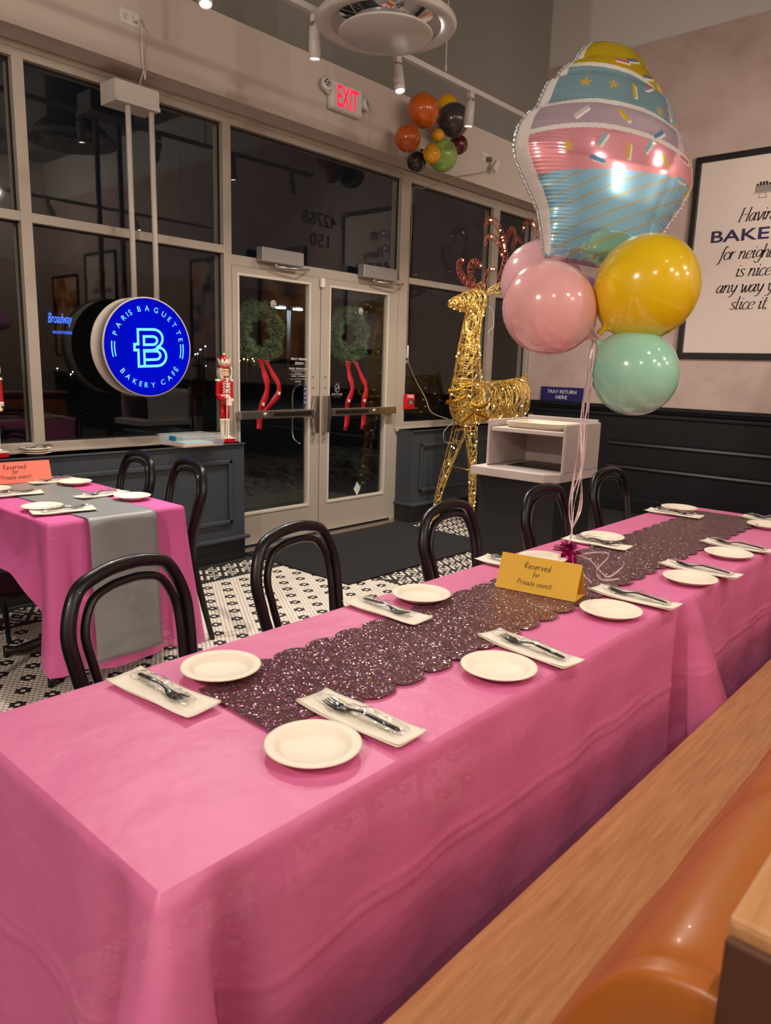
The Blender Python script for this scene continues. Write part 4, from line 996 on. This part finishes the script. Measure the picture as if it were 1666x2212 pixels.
    so = mb.build('seam', mat('foil_seam',(206,204,206),.2,.8), o); so.modifiers.new('t','SOLIDIFY').thickness = .0006
    mb = MB(); bot = mid-upv*(H/2); P = cr([tuple(bot),tuple((bot+tie)/2+Vector((.01,0,0))),tuple(tie)],6); mb.tube(P,.0018,5); mb.build('ribbon', M_rib, o)
FOIL_YAW = math.radians(32)
foil()

# balloon cluster on the bulkhead
yc = 4.05
CL = [((4.855,yc-.02,3.362),.126,(196,92,24),'orange balloon at the top of the wall cluster',1.12,'orange'),((4.705,yc,3.13),.100,(190,86,26),'smaller orange balloon at left of the wall cluster',1.0,'orange2'),
      ((5.19,yc-.06,3.365),.132,(66,56,58),'dark grey pearl balloon at upper right of the wall cluster',1.0,'charcoal'),((5.055,yc-.07,3.07),.122,(146,186,92),'lime green balloon at the bottom of the wall cluster',1.03,'lime'),
      ((5.42,yc+.05,3.25),.080,(92,26,30),'dark maroon balloon at right of the wall cluster',1.05,'maroon'),((5.24,yc+.05,3.50),.094,(222,164,16),'yellow balloon peeking out at top of the wall cluster',1.05,'gold1'),
      ((4.93,yc-.12,3.185),.047,(226,156,14),'tiny yellow balloon at the centre of the wall cluster',1.0,'gold2'),((4.86,yc-.12,3.03),.070,(226,160,14),'small yellow balloon at lower left of wall cluster',1.35,'gold3'),
      ((4.89,yc+.06,3.01),.078,(50,42,44),'black balloon behind the small yellow one in wall cluster',1.0,'black1')]
cc = Vector((5.0,yc+.02,3.24))
for p, r, c, lab, L, n in CL:
    balloon(p, r, Vector(p)-cc, lat('cluster_'+n,c,.14), lab, 'balloons of the wall cluster', L)
o = MB().tube(cr([(5.0,yc+.02,3.24),(5.02,YB-.03,3.30),(5.02,YB-.004,3.36)],5),.002,5).build('balloon_string', M_cordw); tag(o,'thin string tying the balloon cluster to the bulkhead','string')

# ------------------------------------------------------------ nutcrackers
def nutcracker(x, y, z, lab):
    t = thing('nutcracker', lab, 'nutcracker', (x,y,z), -.15); B = lambda n, mb, m, bev=0, par=t: mb.build(n, m, par, bev, world=False)
    b0 = B('base', MB().box(-.055,-.05,0,.055,.05,.026), M_red, .003); B('base_stripe', MB().box(-.056,-.051,.026,.056,.051,.034), M_cream, .002, b0)
    for s in (-1,1):
        lg = B('leg', MB().lathe([(.0155,.155),(.017,.2),(.018,.26)],18,Tm(s*.019,0,0)), M_red)
        bt = B('boot', MB().lathe([(.0145,.036),(.0145,.06),(.016,.10),(.0172,.15),(.0185,.152),(.0185,.162),(.017,.163)],18,Tm(s*.019,0,0)), M_cream)
        MB().lathe([(0,.014),(.010,.012),(.015,.006),(.016,0)],14,Tm(s*.019,-.018,.034) @ Matrix.Diagonal((1,1.5,1,1))).build('toe', M_cream, bt, world=False)
        mb = MB()
        for k in range(5): mb.lathe([(0,.0012),(.0016,0)],8,frame((s*.019-.005,-.0155,.06+k*.018),(1,0,0),(0,0,1))).lathe([(0,.0012),(.0016,0)],8,frame((s*.019+.005,-.0155,.06+k*.018),(1,0,0),(0,0,1)))
        mb.build('lacing', M_black, bt, world=False)
    B('torso', MB().lathe([(.036,.255),(.037,.30),(.036,.34),(.041,.40),(.040,.425),(.02,.432)],24), M_red)
    B('belt', MB().lathe([(.0375,.315),(.039,.317),(.039,.330),(.0375,.332)],24), M_cream)
    B('apron', MB().prism([(-.012,0),(.012,0),(.020,-.062),(-.016,-.062)][::-1], .006, frame((.012,-.044,.318),(1,0,0),(0,0,1))), M_cream, .002)
    mb = MB()
    for s in (-1,1):
        for k in range(4): mb.tube(cr([(s*.008,-.041,.345+k*.019),(s*.02,-.037,.352+k*.019),(s*.026,-.034,.345+k*.019),(s*.018,-.038,.339+k*.019)],4),.0028,6)
    B('coat_braid', mb, M_cream); B('jabot', MB().box(-.009,-.05,.375,.009,-.038,.412), M_hair, .003)
    for s in (-1,1):
        bent = s < 0
        P = [(s*.047,0,.42),(s*.05,0,.36),(s*.05,-.002,.30 if not bent else .325)] + ([(s*.04,-.035,.305),(s*.02,-.055,.31)] if bent else [])
        am = B('arm', MB().tube(cr(P,5),.0165,14), M_red)
        B('epaulette', MB().lathe([(0,.012),(.018,.01),(.021,.0),(.019,-.004)],16,Tm(s*.048,0,.425)), M_cream)
        hp = (s*.016,-.062,.312) if bent else (s*.05,-.002,.262)
        B('cuff', MB().lathe([(.0155,0),(.0175,.002),(.0175,.025),(.0155,.027)],16,Tm(s*.05,-.002,.278) if not bent else frame((s*.027,-.048,.311),(0,0,1),(.8,-.6,0))), M_cream)
        B('hand', MB().lathe([(0,.013),(.008,.011),(.012,.003),(.012,-.003),(.008,-.011),(0,-.013)],16,Tm(*hp)), M_skin)
    B('sceptre', MB().tube([(-.016,-.066,.036),(-.016,-.066,.35)],.0028,8).lathe([(0,.026),(.009,.02),(.011,.012),(.006,.004),(.008,0),(.003,-.006)],14,Tm(-.016,-.066,.346)), M_cream)
    hd = B('head', MB().lathe([(.028,.43),(.033,.44),(.0345,.47),(.0345,.505),(.033,.512)],28), M_skin)
    B('nose', MB().lathe([(0,.026),(.005,.022),(.007,.012),(.004,0)],10,frame((0,-.033,.463),(1,0,0),(0,-.45,-1)) @ Matrix.Rotation(PI,4,'X') @ Tm(0,0,-.026)), M_skin, 0, hd)
    for s in (-1,1):
        B('eye', MB().lathe([(0,.003),(.004,.002),(.0055,0)],12,frame((s*.014,-.0325,.482),(1,s*.35,0),(0,0,1))), M_txtw, 0, hd); B('pupil', MB().lathe([(0,.0015),(.0026,.0005)],10,frame((s*.0145,-.0352,.482),(1,s*.35,0),(0,0,1))), M_black, 0, hd)
        B('eyebrow', MB().tube(cr([(s*.006,-.0345,.489),(s*.014,-.0335,.496),(s*.021,-.028,.491)],4),.0022,6), M_black, 0, hd)
        B('moustache', MB().tube(cr([(s*.003,-.036,.456),(s*.012,-.0355,.454),(s*.019,-.031,.459)],4),[.002]*2+[.0042]*5+[.002]*2,8), M_black, 0, hd)
        B('hair', MB().grid(lambda u,v,s=s: (s*(.030+.013*math.sin(PI*min(1,u+.12))*(1+.15*math.sin(v*30))), .030-.055*v, .515-.09*u), 8, 14), M_hair, 0, hd).modifiers.new('t','SOLIDIFY').thickness = .009
    B('beard', MB().prism([(-.011,.0),(.011,0),(.008,-.028),(0,-.036),(-.008,-.028)][::-1], .012, frame((0,-.035,.446),(1,0,0),(0,0,1))), M_hair, .004, hd)
    B('mouth_lever', MB().box(-.010,-.036,.405,.004,-.0345,.45), mat('brick_red',(150,30,24),.5), .001, hd)
    cn = B('crown', MB().lathe([(.0385,.512),(.041,.52),(.0385,.528)],28), M_red)
    mb = MB(); N = 40; vs = []
    for k in range(N):
        a = 2*PI*k/N; zz = .572 if k % 5 != 0 else .572; h_ = .552+.026*abs(((k/5) % 1)*2-1)
        vs += [(.037*math.cos(a),.037*math.sin(a),.525),(.045*math.cos(a),.045*math.sin(a),h_)]
    mb.add(vs,[(2*k,2*((k+1)%N),2*((k+1)%N)+1,2*k+1) for k in range(N)],0,True); o = B('crown_points', mb, M_cream, 0, cn); o.modifiers.new('t','SOLIDIFY').thickness = .003
    B('crown_dome', MB().lathe([(.03,.545),(.0305,.565),(.024,.585),(.012,.596),(0,.599)],24), M_red, 0, cn); B('crown_ball', MB().lathe([(0,-.009),(.0075,-.005),(.009,0),(.0075,.005),(0,.009)],14,Tm(0,0,.606)), M_cream, 0, cn)
    return t
n1 = nutcracker(3.165,4.335,.8385,'red and white nutcracker figure on the ledge beside the doors')
dup(n1,(1.622,4.335,.8385),.1,'red and white nutcracker figure at the left edge, beside plate stack')
# tub -----------------------------------------------------------
t = thing('storage_tub','clear plastic storage tub with teal latch on the window ledge','tub',(2.86,4.28,.8385))
x0,x1,y0,y1,z0,z1 = 2.705,3.02,4.155,4.41,.8405,.912
mb = MB(); q = .012
mb.add([(x0,y0,z0),(x1,y0,z0),(x1,y1,z0),(x0,y1,z0),(x0-q,y0-q,z1),(x1+q,y0-q,z1),(x1+q,y1+q,z1),(x0-q,y1+q,z1)],[(3,2,1,0),(0,1,5,4),(1,2,6,5),(2,3,7,6),(3,0,4,7)])
mb.add([(x0-q,y0-q,z1),(x1+q,y0-q,z1),(x1+q,y1+q,z1),(x0-q,y1+q,z1),(x0-.026,y0-.026,z1-.003),(x1+.026,y0-.026,z1-.003),(x1+.026,y1+.02,z1-.003),(x0-.026,y1+.02,z1-.003)],[(0,1,5,4),(1,2,6,5),(2,3,7,6),(3,0,4,7)])
o = mb.build('tub_body', mat('frosted_plastic',(206,222,226),.25,alpha=.2), t); o.modifiers.new('t','SOLIDIFY').thickness = .002
MB().box(x0-.030,4.20,z1-.03,x0-.016,4.27,z1+.002).build('latch', mat('teal_plastic',(20,130,160),.35), t, .004)
o = MB().box(x0+.02,y0+.02,z0+.003,x1-.03,y1-.03,z0+.007).build('orange_paper', mat('orange_card',(236,140,104),.7)); tag(o,'orange card lying flat in the bottom of the storage tub','paper')
o = MB().box(x0+.05,y0+.05,z0+.0075,x1-.05,y1-.05,z0+.022).build('blue_paper', mat('pale_blue_card',(168,214,220),.7)); tag(o,'pale blue card lying on orange card inside storage tub','paper')

# door and window graphics ------------------------------------
YG = 4.4572
o = MB(); text(o,'BAKERY CAFÉ',WIN(3.962,YG,1.432),.020,.165,0,True); text(o,'HOURS',WIN(3.965,YG,1.398),.020,.085,0,True); text(o,'Mon-Sun 6:00 AM - 10:00 PM',WIN(3.958,YG,1.358),.0115,.195,0,True)
for z in (1.345,1.312,1.276): o.box(3.868,YG-.0004,z,4.038,YG,z+.0015)
o.box(3.952,YG-.0004,1.276,3.9535,YG,1.312)
text(o,'These operating schedules may be',WIN(3.955,YG,1.335),.006,.14,0,True); text(o,'altered without notice',WIN(3.955,YG,1.322),.006,.08,0,True)
text(o,'PICKUP',WIN(3.995,YG,1.298),.010,.055,0,True); text(o,'DELIVERY',WIN(3.91,YG,1.298),.008,.05,0,True); text(o,'ONLINE',WIN(3.955,YG,1.258),.009,.06,0,True)
tag(o.build('hours_decal', M_txtw), 'white bakery hours decal, reversed, on left door glass','decal')
o = MB(); Mq = WIN(4.385,YG,1.205)
ri = [(math.cos(a),math.sin(a)) for a in np.linspace(0,2*PI,28,False)]
o.add([Mq @ Vector((x*.028,y*.034,0)) for x,y in ri]+[Mq @ Vector((x*.022,y*.028,0)) for x,y in ri],[(k,(k+1)%28,28+(k+1)%28,28+k) for k in range(28)])
o.add([Mq @ Vector(p) for p in ((-.019,-.016,0),(-.015,-.020,0),(.019,.016,0),(.015,.020,0))],[(0,1,2,3)]); o.add([Mq @ Vector(p) for p in ((-.015,-.003,0),(.014,-.003,0),(.014,.004,0),(-.015,.004,0))],[(0,1,2,3)])
text(o,'SMOKE FREE',WIN(4.385,YG,1.155),.020,.125,0,True); text(o,'Thank you',WIN(4.385,YG,1.248),.008,.05,0,True); text(o,'For your comfort',WIN(4.385,YG,1.132),.007,.08,0,True)
tag(o.build('smoke_free_decal', mat('grey_lettering',(150,148,146),.5)),'pale smoke free decal, reversed, on right door glass','decal')
o = MB(); o.prism([(0,-.062),(.043,0),(0,.062),(-.043,0)], .0006, WIN(4.648,YG,.338)); tag(o.build('diamond_sticker', mat('diamond_white',(190,200,196),.5)),'white diamond sticker low on the right door glass','sticker')
o = MB().box(4.012,YG-.0006,1.07,4.041,YG,1.225).build('push_sticker', M_navy); tag(o,'navy vertical push sticker beside the left door pull','sticker')
mb = MB()
for k, c in enumerate('PUSH'): text(mb, c, WIN(4.027,YG-.0012,1.20-k*.035), .018, None, 0, True)
mb.build('lettering', M_txtw, o)
t = thing('street_number_decal','dark street number decal, reversed, on glass above the doors','decal',(4.2,4.4885,2.42))
for q, z, w_ in (('42768',2.50,.36),('150',2.345,.20)):
    o = MB(); text(o,q,WIN(4.20,4.4885,z),.10,w_,0,True); o.build('lettering', mat('number_black',(12,12,12),.5,spec=.3), t)
# exit pictogram and fire pull
o = MB().box(5.228,4.476,1.40,5.315,4.4885,1.612).build('exit_pictogram', M_black); tag(o,'black sign with white running man on glass right of doors','sign')
mb = MB(); Mq = WIN(5.27,4.4752,1.51); mb.prism([(.006,-.035),(.034,-.035),(.034,.075),(.006,.075)],.0006,Mq)
mb.lathe([(0,.0006),(.007,.0006)],12,Mq @ Tm(-.008,.062,0))
for P in ([(-.008,.05),(-.012,.015),(-.002,-.01),(-.006,-.032)],[(-.012,.015),(-.022,-.008),(-.034,-.02)],[(-.009,.045),(.006,.03)],[(-.009,.045),(-.024,.03),(-.028,.015)]):
    for a_, b_ in zip(P[:-1],P[1:]):
        a_, b_ = Vector(a_), Vector(b_); d = (b_-a_).normalized(); n = Vector((-d.y,d.x))*.005
        mb.add([Mq @ Vector((*v,.0004)) for v in (a_+n,b_+n,b_-n,a_-n)],[(0,1,2,3)])
text(mb,'EXIT',Mq @ Tm(-.0,-.07,.0004),.022,.06); mb.box(5.236,4.4748,1.448,5.308,4.4752,1.452); mb.build('pictogram', M_txtw, o)
t = thing('fire_alarm_pull','red fire alarm pull station on the mullion right of doors','fire alarm',(5.275,4.40,1.085))
MB().box(5.208,4.405,1.015,5.336,YW,1.152).build('housing', M_red, t, .006)
MB().box(5.222,4.398,1.035,5.322,4.406,1.105).build('pull_handle', M_red, t, .004); MB().box(5.235,4.3972,1.058,5.31,4.3985,1.100).build('handle_label', M_black, t)
for q, y, z, h_, w_ in (('FIRE',4.4042,1.131,.026,.085),('PULL',4.397,1.088,.012,.05),('DOWN',4.397,1.070,.012,.055)): mb = MB(); text(mb,q,WIN(5.272,y,z),h_,w_); mb.build('lettering', M_txtw, t)

# wreaths (outside the doors) ----------------------------------
def wreath(x, z, lab, rib):
    t = thing('wreath', lab, 'wreath', (x,4.56,z)); rg = random.Random(int(x*100)); vs=[]; fs=[]
    R0, r0 = .165, .068
    for k in range(8000):
        a = rg.uniform(0,2*PI); b_ = rg.uniform(0,2*PI); rr = r0*math.sqrt(rg.uniform(.05,1))*(1+.25*math.sin(a*7))
        c = Vector((x+(R0+rr*math.cos(b_))*math.cos(a), 4.56+max(-.05,rr*math.sin(b_)*.75), z+(R0+rr*math.cos(b_))*math.sin(a)*1.05))
        d = Vector((rg.gauss(0,1),rg.gauss(0,1),rg.gauss(0,1))); d += Vector((math.cos(a)*math.cos(b_),math.sin(b_),math.sin(a)*math.cos(b_)))*1.2; d.normalize(); l = rg.uniform(.015,.032); n = d.orthogonal().normalized()*.0015
        e = c+d*l; e.y = max(e.y,4.484); c.y = max(c.y,4.486)
        i = len(vs); vs += [c-n,c+n,e]; fs.append((i,i+1,i+2))
    mb = MB(); mb.add(vs,fs); o = mb.build('foliage', M_foliage, t, kind='stuff')
    MB().tube([(x+R0*math.cos(a),4.56,z+R0*math.sin(a)) for a in np.linspace(0,2*PI,32,False)], .03, 6, closed=True).build('wreath_core', mat('dark_core',(20,28,18),.9), t)
    for P in rib:
        mb = MB(); Q = cr([(x+a, 4.515+.012*math.sin(i*2.1), z+b_) for i,(a,b_) in enumerate(P)],8); n = len(Q)
        vs = []
        for i, p in enumerate(Q): w_ = .030*(1-.25*math.sin(i*.3)**2); vs += [(p[0]-w_,p[1],p[2]+.006),(p[0]+w_,p[1]+.004*math.sin(i*.5),p[2]-.004)]
        mb.add(vs,[(2*i,2*i+1,2*i+3,2*i+2) for i in range(n-1)],0,True); mb.build('ribbon', M_redrib, t).modifiers.new('t','SOLIDIFY').thickness = .001
        q = Q[int(n*.55)]; MB().box(q[0]-.012,q[1]-.008,q[2]-.012,q[0]+.012,q[1]-.006,q[2]+.012).build('ribbon_tag', M_txtw, t)
    return t
wreath(3.655,1.615,'green pine wreath with red ribbon hung outside left door',[[(-.03,-.20),(.02,-.30),(.03,-.42),(-.02,-.56),(-.03,-.62),(-.05,-.72)],[(.02,-.20),(.10,-.30),(.15,-.42),(.08,-.53),(0,-.60)]])
wreath(4.615,1.645,'green pine wreath with red ribbon hung outside right door',[[(-.05,-.22),(-.02,-.34),(.0,-.45),(-.05,-.58),(-.04,-.70),(-.08,-.80)],[(.04,-.22),(.13,-.34),(.17,-.45),(.15,-.58),(.17,-.68),(.13,-.80)]])
for x, z, s in ((3.707,1.825,'left'),(4.649,1.840,'right')):
    o = MB().lathe([(0,.012),(.008,.011),(.010,.005),(.028,.002),(.030,0)],20,WIN(x,4.4579,z)).build('suction_hook', mat('clear_cup',(200,200,206),.15,alpha=.5)); tag(o,f'clear suction cup hook on {s} door glass above wreath','hook')
    MB().tube(cr([(x,4.446,z),(x,4.438,z-.02),(x,4.444,z-.035),(x,4.452,z-.028)],5),.002,6).build('hook_wire', M_steel, o)

# outdoor lights ----------------------------------------------
M_str = mat('street_led',(220,240,255),.4,emit=(200,228,255),es=30); M_amb = mat('amber_light',(255,200,120),.4,emit=(255,196,110),es=14); M_wl = mat('white_far_light',(220,235,255),.4,emit=(210,228,255),es=9)
def outp(x, z, Y): k = Y/4.49; return (x*k, Y, 1.4+(z-1.4)*k)
px_, py_, pz_ = outp(3.829,1.815,20)
t = thing('street_lamp','twin headed car park lamp post far outside the left door','street lamp',(px_+.9,20,0))
MB().tube([(px_+.25,20,0),(px_+.25,20,pz_-.1)],.06,8).build('post', mat('grey_post',(120,120,118),.6), t)
for s in (-1,1):
    MB().box(px_+.25+s*.38-.18,19.9,pz_-.02,px_+.25+s*.38+.18,20.1,pz_+.05).build('lamp_head', M_aluc, t, .01); MB().box(px_+.25+s*.38-.13,19.88,pz_-.06,px_+.25+s*.38+.13,20.08,pz_-.025).build('lens', M_str, t)
k = 23.9/4.49; X, Y, Z = outp(2.101,1.594,23.9)
t = thing('neon_sign','blue neon shop sign on the far building across the car park','sign',(X,23.95,Z))
M_neon = mat('neon_blue',(60,110,255),.4,emit=(70,120,255),es=1.3)
for q, dx, dz, h_, w_ in (('Broadway',0,.08,.40,.78),('SALON STUDIOS',.05,-.30,.09,.62)): mb = MB(); text(mb,q,frame((X+dx,23.88,Z+dz),(1,0,0),(0,0,1)),h_,w_); mb.build('lettering', M_neon, t)
MB().box(X-.62,23.93,Z-.45,X+.65,23.99,Z+.45).build('backing', M_black, t)
rg = random.Random(11)
for (xa,xb,za,zb,cnt,mm,kind) in ((3.03,3.14,1.36,1.50,6,M_wl,'white'),(3.41,3.60,1.40,1.42,6,M_amb,'amber'),(1.99,2.24,1.25,1.34,3,M_wl,'white')):
    for q in range(cnt):
        X,Y,Z = outp(xa+(xb-xa)*(q+rg.random())/cnt, rg.uniform(za,zb), rg.uniform(20,23)); r = rg.uniform(.012,.026)
        o = MB().lathe([(0,-r),(r*.8,-r*.6),(r,0),(r*.8,r*.6),(0,r)],8,Tm(X,Y,Z)).build('distant_light', mm); tag(o, f'tiny {kind} lamp far across the dark car park', 'light', f'tiny {kind} lamps far outside')
        MB().tube([(X,Y+.02,Z-r*.5),(X,Y+.02,-.03)],.012,5).build('post', M_black, o)

# ------------------------------------------------------------ wire reindeer
t = thing('wire_reindeer','tall gold wire reindeer figure with small lights by the window','reindeer',(5.8,3.95,0))
rgD = random.Random(21)
def loft(rings):
    C_ = cr([tuple(r[0]) for r in rings],6); A_ = np.interp(np.linspace(0,1,len(C_)), np.linspace(0,1,len(rings)), [r[1] for r in rings]); B_ = np.interp(np.linspace(0,1,len(C_)), np.linspace(0,1,len(rings)), [r[2] for r in rings])
    C_ = np.array(C_); T_ = np.gradient(C_,axis=0); T_ /= np.linalg.norm(T_,axis=1)[:,None]
    N_ = np.stack([-T_[:,2],0*T_[:,0],T_[:,0]],1); N_ /= np.linalg.norm(N_,axis=1)[:,None]+1e-9     # in-plane normal
    Bv = np.cross(T_,N_)
    def pt(s, th):
        f = min(max(s,0),1)*(len(C_)-1); i = min(int(f),len(C_)-2); q = f-i
        L = lambda X: X[i]*(1-q)+X[i+1]*q
        return tuple(L(C_)+L(N_)*L(A_)*math.cos(th)+L(Bv)*L(B_)*math.sin(th))
    return pt
def wires(pt, n, rings, r=.0024, span=.5, long=5):
    mb = MB()
    for k in range(rings):
        s = (k+.0)/(max(1,rings-1)); mb.tube([pt(s,a) for a in np.linspace(0,2*PI,14,False)], r*1.2, 3, closed=True)
    for k in range(long):
        a = 2*PI*k/long; mb.tube([pt(s,a) for s in np.linspace(0,1,16)], r*1.3, 3)
    for k in range(n):
        s0 = rgD.uniform(0,1); a0 = rgD.uniform(0,2*PI); ds = rgD.gauss(0,span); da = rgD.choice((-1,1))*rgD.uniform(.6,3.2); m_ = 9
        P = [pt(min(1,max(0,s0+ds*q/m_)), a0+da*q/m_+.1*math.sin(q*2+k)) for q in range(m_+1)]; mb.tube(P, r*rgD.uniform(.7,1.3), 3)
    return mb
SEC = {
 'head':(loft([((5.215,3.95,1.925),.03,.03),((5.27,3.95,1.94),.050,.045),((5.36,3.95,1.95),.070,.06),((5.47,3.95,1.965),.095,.075),((5.58,3.95,1.98),.105,.08),((5.66,3.95,1.985),.08,.06)]),150,9,.2,8),
 'neck':(loft([((5.60,3.95,1.93),.085,.07),((5.545,3.95,1.80),.090,.075),((5.52,3.95,1.66),.098,.085),((5.51,3.95,1.53),.112,.10),((5.51,3.95,1.40),.130,.11),((5.51,3.95,1.26),.150,.125)]),170,7,.34,9),
 'chest':(loft([((5.51,3.95,1.30),.150,.125),((5.50,3.95,1.18),.165,.135),((5.50,3.95,1.06),.16,.135),((5.53,3.95,.97),.125,.12),((5.55,3.95,.90),.07,.08)]),150,6,.3,9),
 'torso':(loft([((5.55,3.95,1.09),.17,.13),((5.72,3.95,1.09),.19,.14),((5.95,3.95,1.105),.185,.14),((6.15,3.95,1.11),.19,.14),((6.33,3.95,1.12),.20,.13),((6.44,3.95,1.13),.185,.10)]),250,11,.25,10)}
legs = [((5.60,4.05,.90),(5.49,4.08,.60),(5.39,4.11,.30),(5.36,4.12,.14),(5.345,4.12,.012),.085,.036),((5.47,3.86,.89),(5.465,3.82,.60),(5.445,3.79,.36),(5.43,3.78,.16),(5.405,3.77,.012),.068,.036),
        ((6.30,4.07,.95),(6.38,4.09,.66),(6.30,4.10,.40),(6.33,4.11,.18),(6.32,4.12,.012),.09,.038),((6.33,3.83,.95),(6.42,3.81,.66),(6.34,3.80,.40),(6.37,3.79,.18),(6.36,3.78,.012),.09,.038)]
BULB = []
for nme,(pt,n,ri,sp,lg) in SEC.items():
    wires(pt,n,ri,.0024,sp,lg).build(nme, M_gold, t)
    for k in range({'head':6,'neck':16,'chest':12,'torso':20}[nme]): BULB.append(pt(rgD.uniform(.05,.95), rgD.uniform(0,2*PI)))
for k, L in enumerate(legs):
    rr = [L[5],L[5]*.62,L[6],L[6]*.9,L[6]*1.15]; pt = loft([(L[i],rr[i],rr[i]*.85) for i in range(5)])
    wires(pt, 95, 22 if k == 1 else 8, .0022, .14, 5).build('leg', M_gold, t)
    for q in range(9): BULB.append(pt(rgD.uniform(.0,.9), rgD.uniform(0,2*PI)))
MB().tube([(5.46,4.09,.52),(5.45,3.80,.50)],.003,5).build('brace_wire', M_gold, t)
pt = loft([((6.42,3.95,1.22),.06,.05),((6.47,3.95,1.31),.05,.035),((6.48,3.95,1.36),.012,.01)]); wires(pt,24,3,.0022,.3,5).build('tail', M_gold, t)
for sy in (-1,1):
    pt = loft([((5.66,3.95+sy*.06,2.06),.02,.02),((5.78,3.95+sy*.12,2.10),.055,.03),((5.90,3.95+sy*.17,2.14),.05,.03),((5.98,3.95+sy*.20,2.17),.008,.008)]); wires(pt,30,5,.0022,.3,6).build('ear', M_gold, t)
def antler(pts_, wd, yoff, bulbs=0):
    k_ = (3.95+yoff)/3.95; P = cr([(x*k_, 1.4+(z-1.4)*k_) for x, z in pts_],8); mb = MB(); n = len(P); A=[];B=[]; wd *= .85
    for i, p in enumerate(P):
        a_ = P[max(i-1,0)]; b_ = P[min(i+1,n-1)]; d = Vector((b_[0]-a_[0],0,b_[1]-a_[1])).normalized(); q = Vector((-d.z,0,d.x)); w_ = wd*(.35+.65*math.sin(PI*min(1,(i+2)/(n+1)))**.6)
        c = Vector((p[0],3.95+yoff,p[1])); A.append(c+q*w_/2); B.append(c-q*w_/2)
    mb.tube(A,.0026,3); mb.tube(B,.0026,3)
    for i in range(n):
        for rep in range(1 if i % 3 else 2):
            j = min(n-1,max(0,i+rgD.choice((-1,0,1,2)))); o_ = Vector((0,rgD.uniform(-.02,.02),0)); mb.tube([A[i]+o_*.3,(A[i]+B[j])/2+o_,B[j]+o_*.3],.0021,3)
    for q in range(bulbs): BULB.append(tuple(A[rgD.randrange(n)]*.5+B[rgD.randrange(n)]*.5))
    for q in range(bulbs): i = rgD.randrange(n); BULB[-1-q] = tuple((A[i]+B[i])/2)
    return mb.build('antler', M_copper, t)
antler([(5.86,2.10),(5.93,2.22),(5.99,2.33),(6.0,2.43),(5.955,2.53),(5.90,2.62),(5.80,2.68),(5.70,2.67),(5.66,2.60)],.085,-.08,10)
antler([(5.955,2.40),(5.89,2.49),(5.80,2.545),(5.71,2.53),(5.67,2.45)],.06,-.08,2); antler([(5.98,2.50),(6.03,2.60),(6.09,2.66),(6.14,2.63),(6.16,2.54)],.06,-.08,1)
antler([(5.62,2.08),(5.50,2.10),(5.40,2.14),(5.32,2.20),(5.31,2.27),(5.36,2.30)],.09,.08,1); antler([(5.56,2.10),(5.49,2.18),(5.48,2.26),(5.55,2.30),(5.64,2.28)],.10,.08,1); antler([(5.70,2.10),(5.71,2.20),(5.77,2.27),(5.86,2.28)],.06,.08,2)
antler([(6.05,2.20),(6.32,2.38),(6.50,2.54),(6.52,2.68),(6.42,2.77),(6.31,2.74),(6.27,2.66)],.085,.12,3); antler([(6.25,2.35),(6.15,2.44),(6.12,2.53),(6.18,2.59),(6.27,2.56)],.055,.12,1)
bm_ = bmesh.new(); bmesh.ops.create_icosphere(bm_, subdivisions=1, radius=.007); bme = bpy.data.meshes.new('led_bulb'); bm_.to_mesh(bme); bm_.free(); bme.materials.append(M_led)
for p in BULB:
    o = bpy.data.objects.new('led_bulb', bme); COL.objects.link(o); o.parent = t; o.matrix_parent_inverse = wm(t).inverted(); o.location = p
mb = MB()                                                     # gold bow
for P in ([(5.40,3.79,1.02),(5.30,3.77,.99),(5.20,3.76,.945)],[(5.42,3.79,1.0),(5.40,3.76,.93),(5.38,3.75,.85)],[(5.42,3.79,1.02),(5.55,3.77,.99),(5.66,3.77,.93)],[(5.33,3.80,1.28),(5.27,3.86,1.22),(5.27,3.98,1.20)],[(5.30,3.82,1.16),(5.265,3.9,1.12),(5.30,4.02,1.10)],[(5.36,3.79,1.10),(5.45,3.765,1.07),(5.60,3.77,1.10)]):
    Q = cr(P,6); mb = MB()
    for i in range(len(Q)-1):
        a_, b_ = Vector(Q[i]), Vector(Q[i+1]); wv = Vector((.008,0,.02)); mb.add([a_-wv,a_+wv,b_+wv,b_-wv],[(0,1,2,3)],0,True)
    o = mb.build('bow_ribbon', M_goldr, t); o.modifiers.new('t','SOLIDIFY').thickness = .002
MB().tube(cr([(5.70,3.92,1.96),(5.78,3.90,1.90),(5.80,3.90,1.78),(5.72,3.90,1.72),(5.78,3.9,1.66)],6),.002,4).tube(cr([(5.33,3.95,.93),(5.2,3.95,.85),(5.22,3.95,.76),(5.36,3.95,.74)],6),.002,4).build('loose_wire', M_cordw, t)
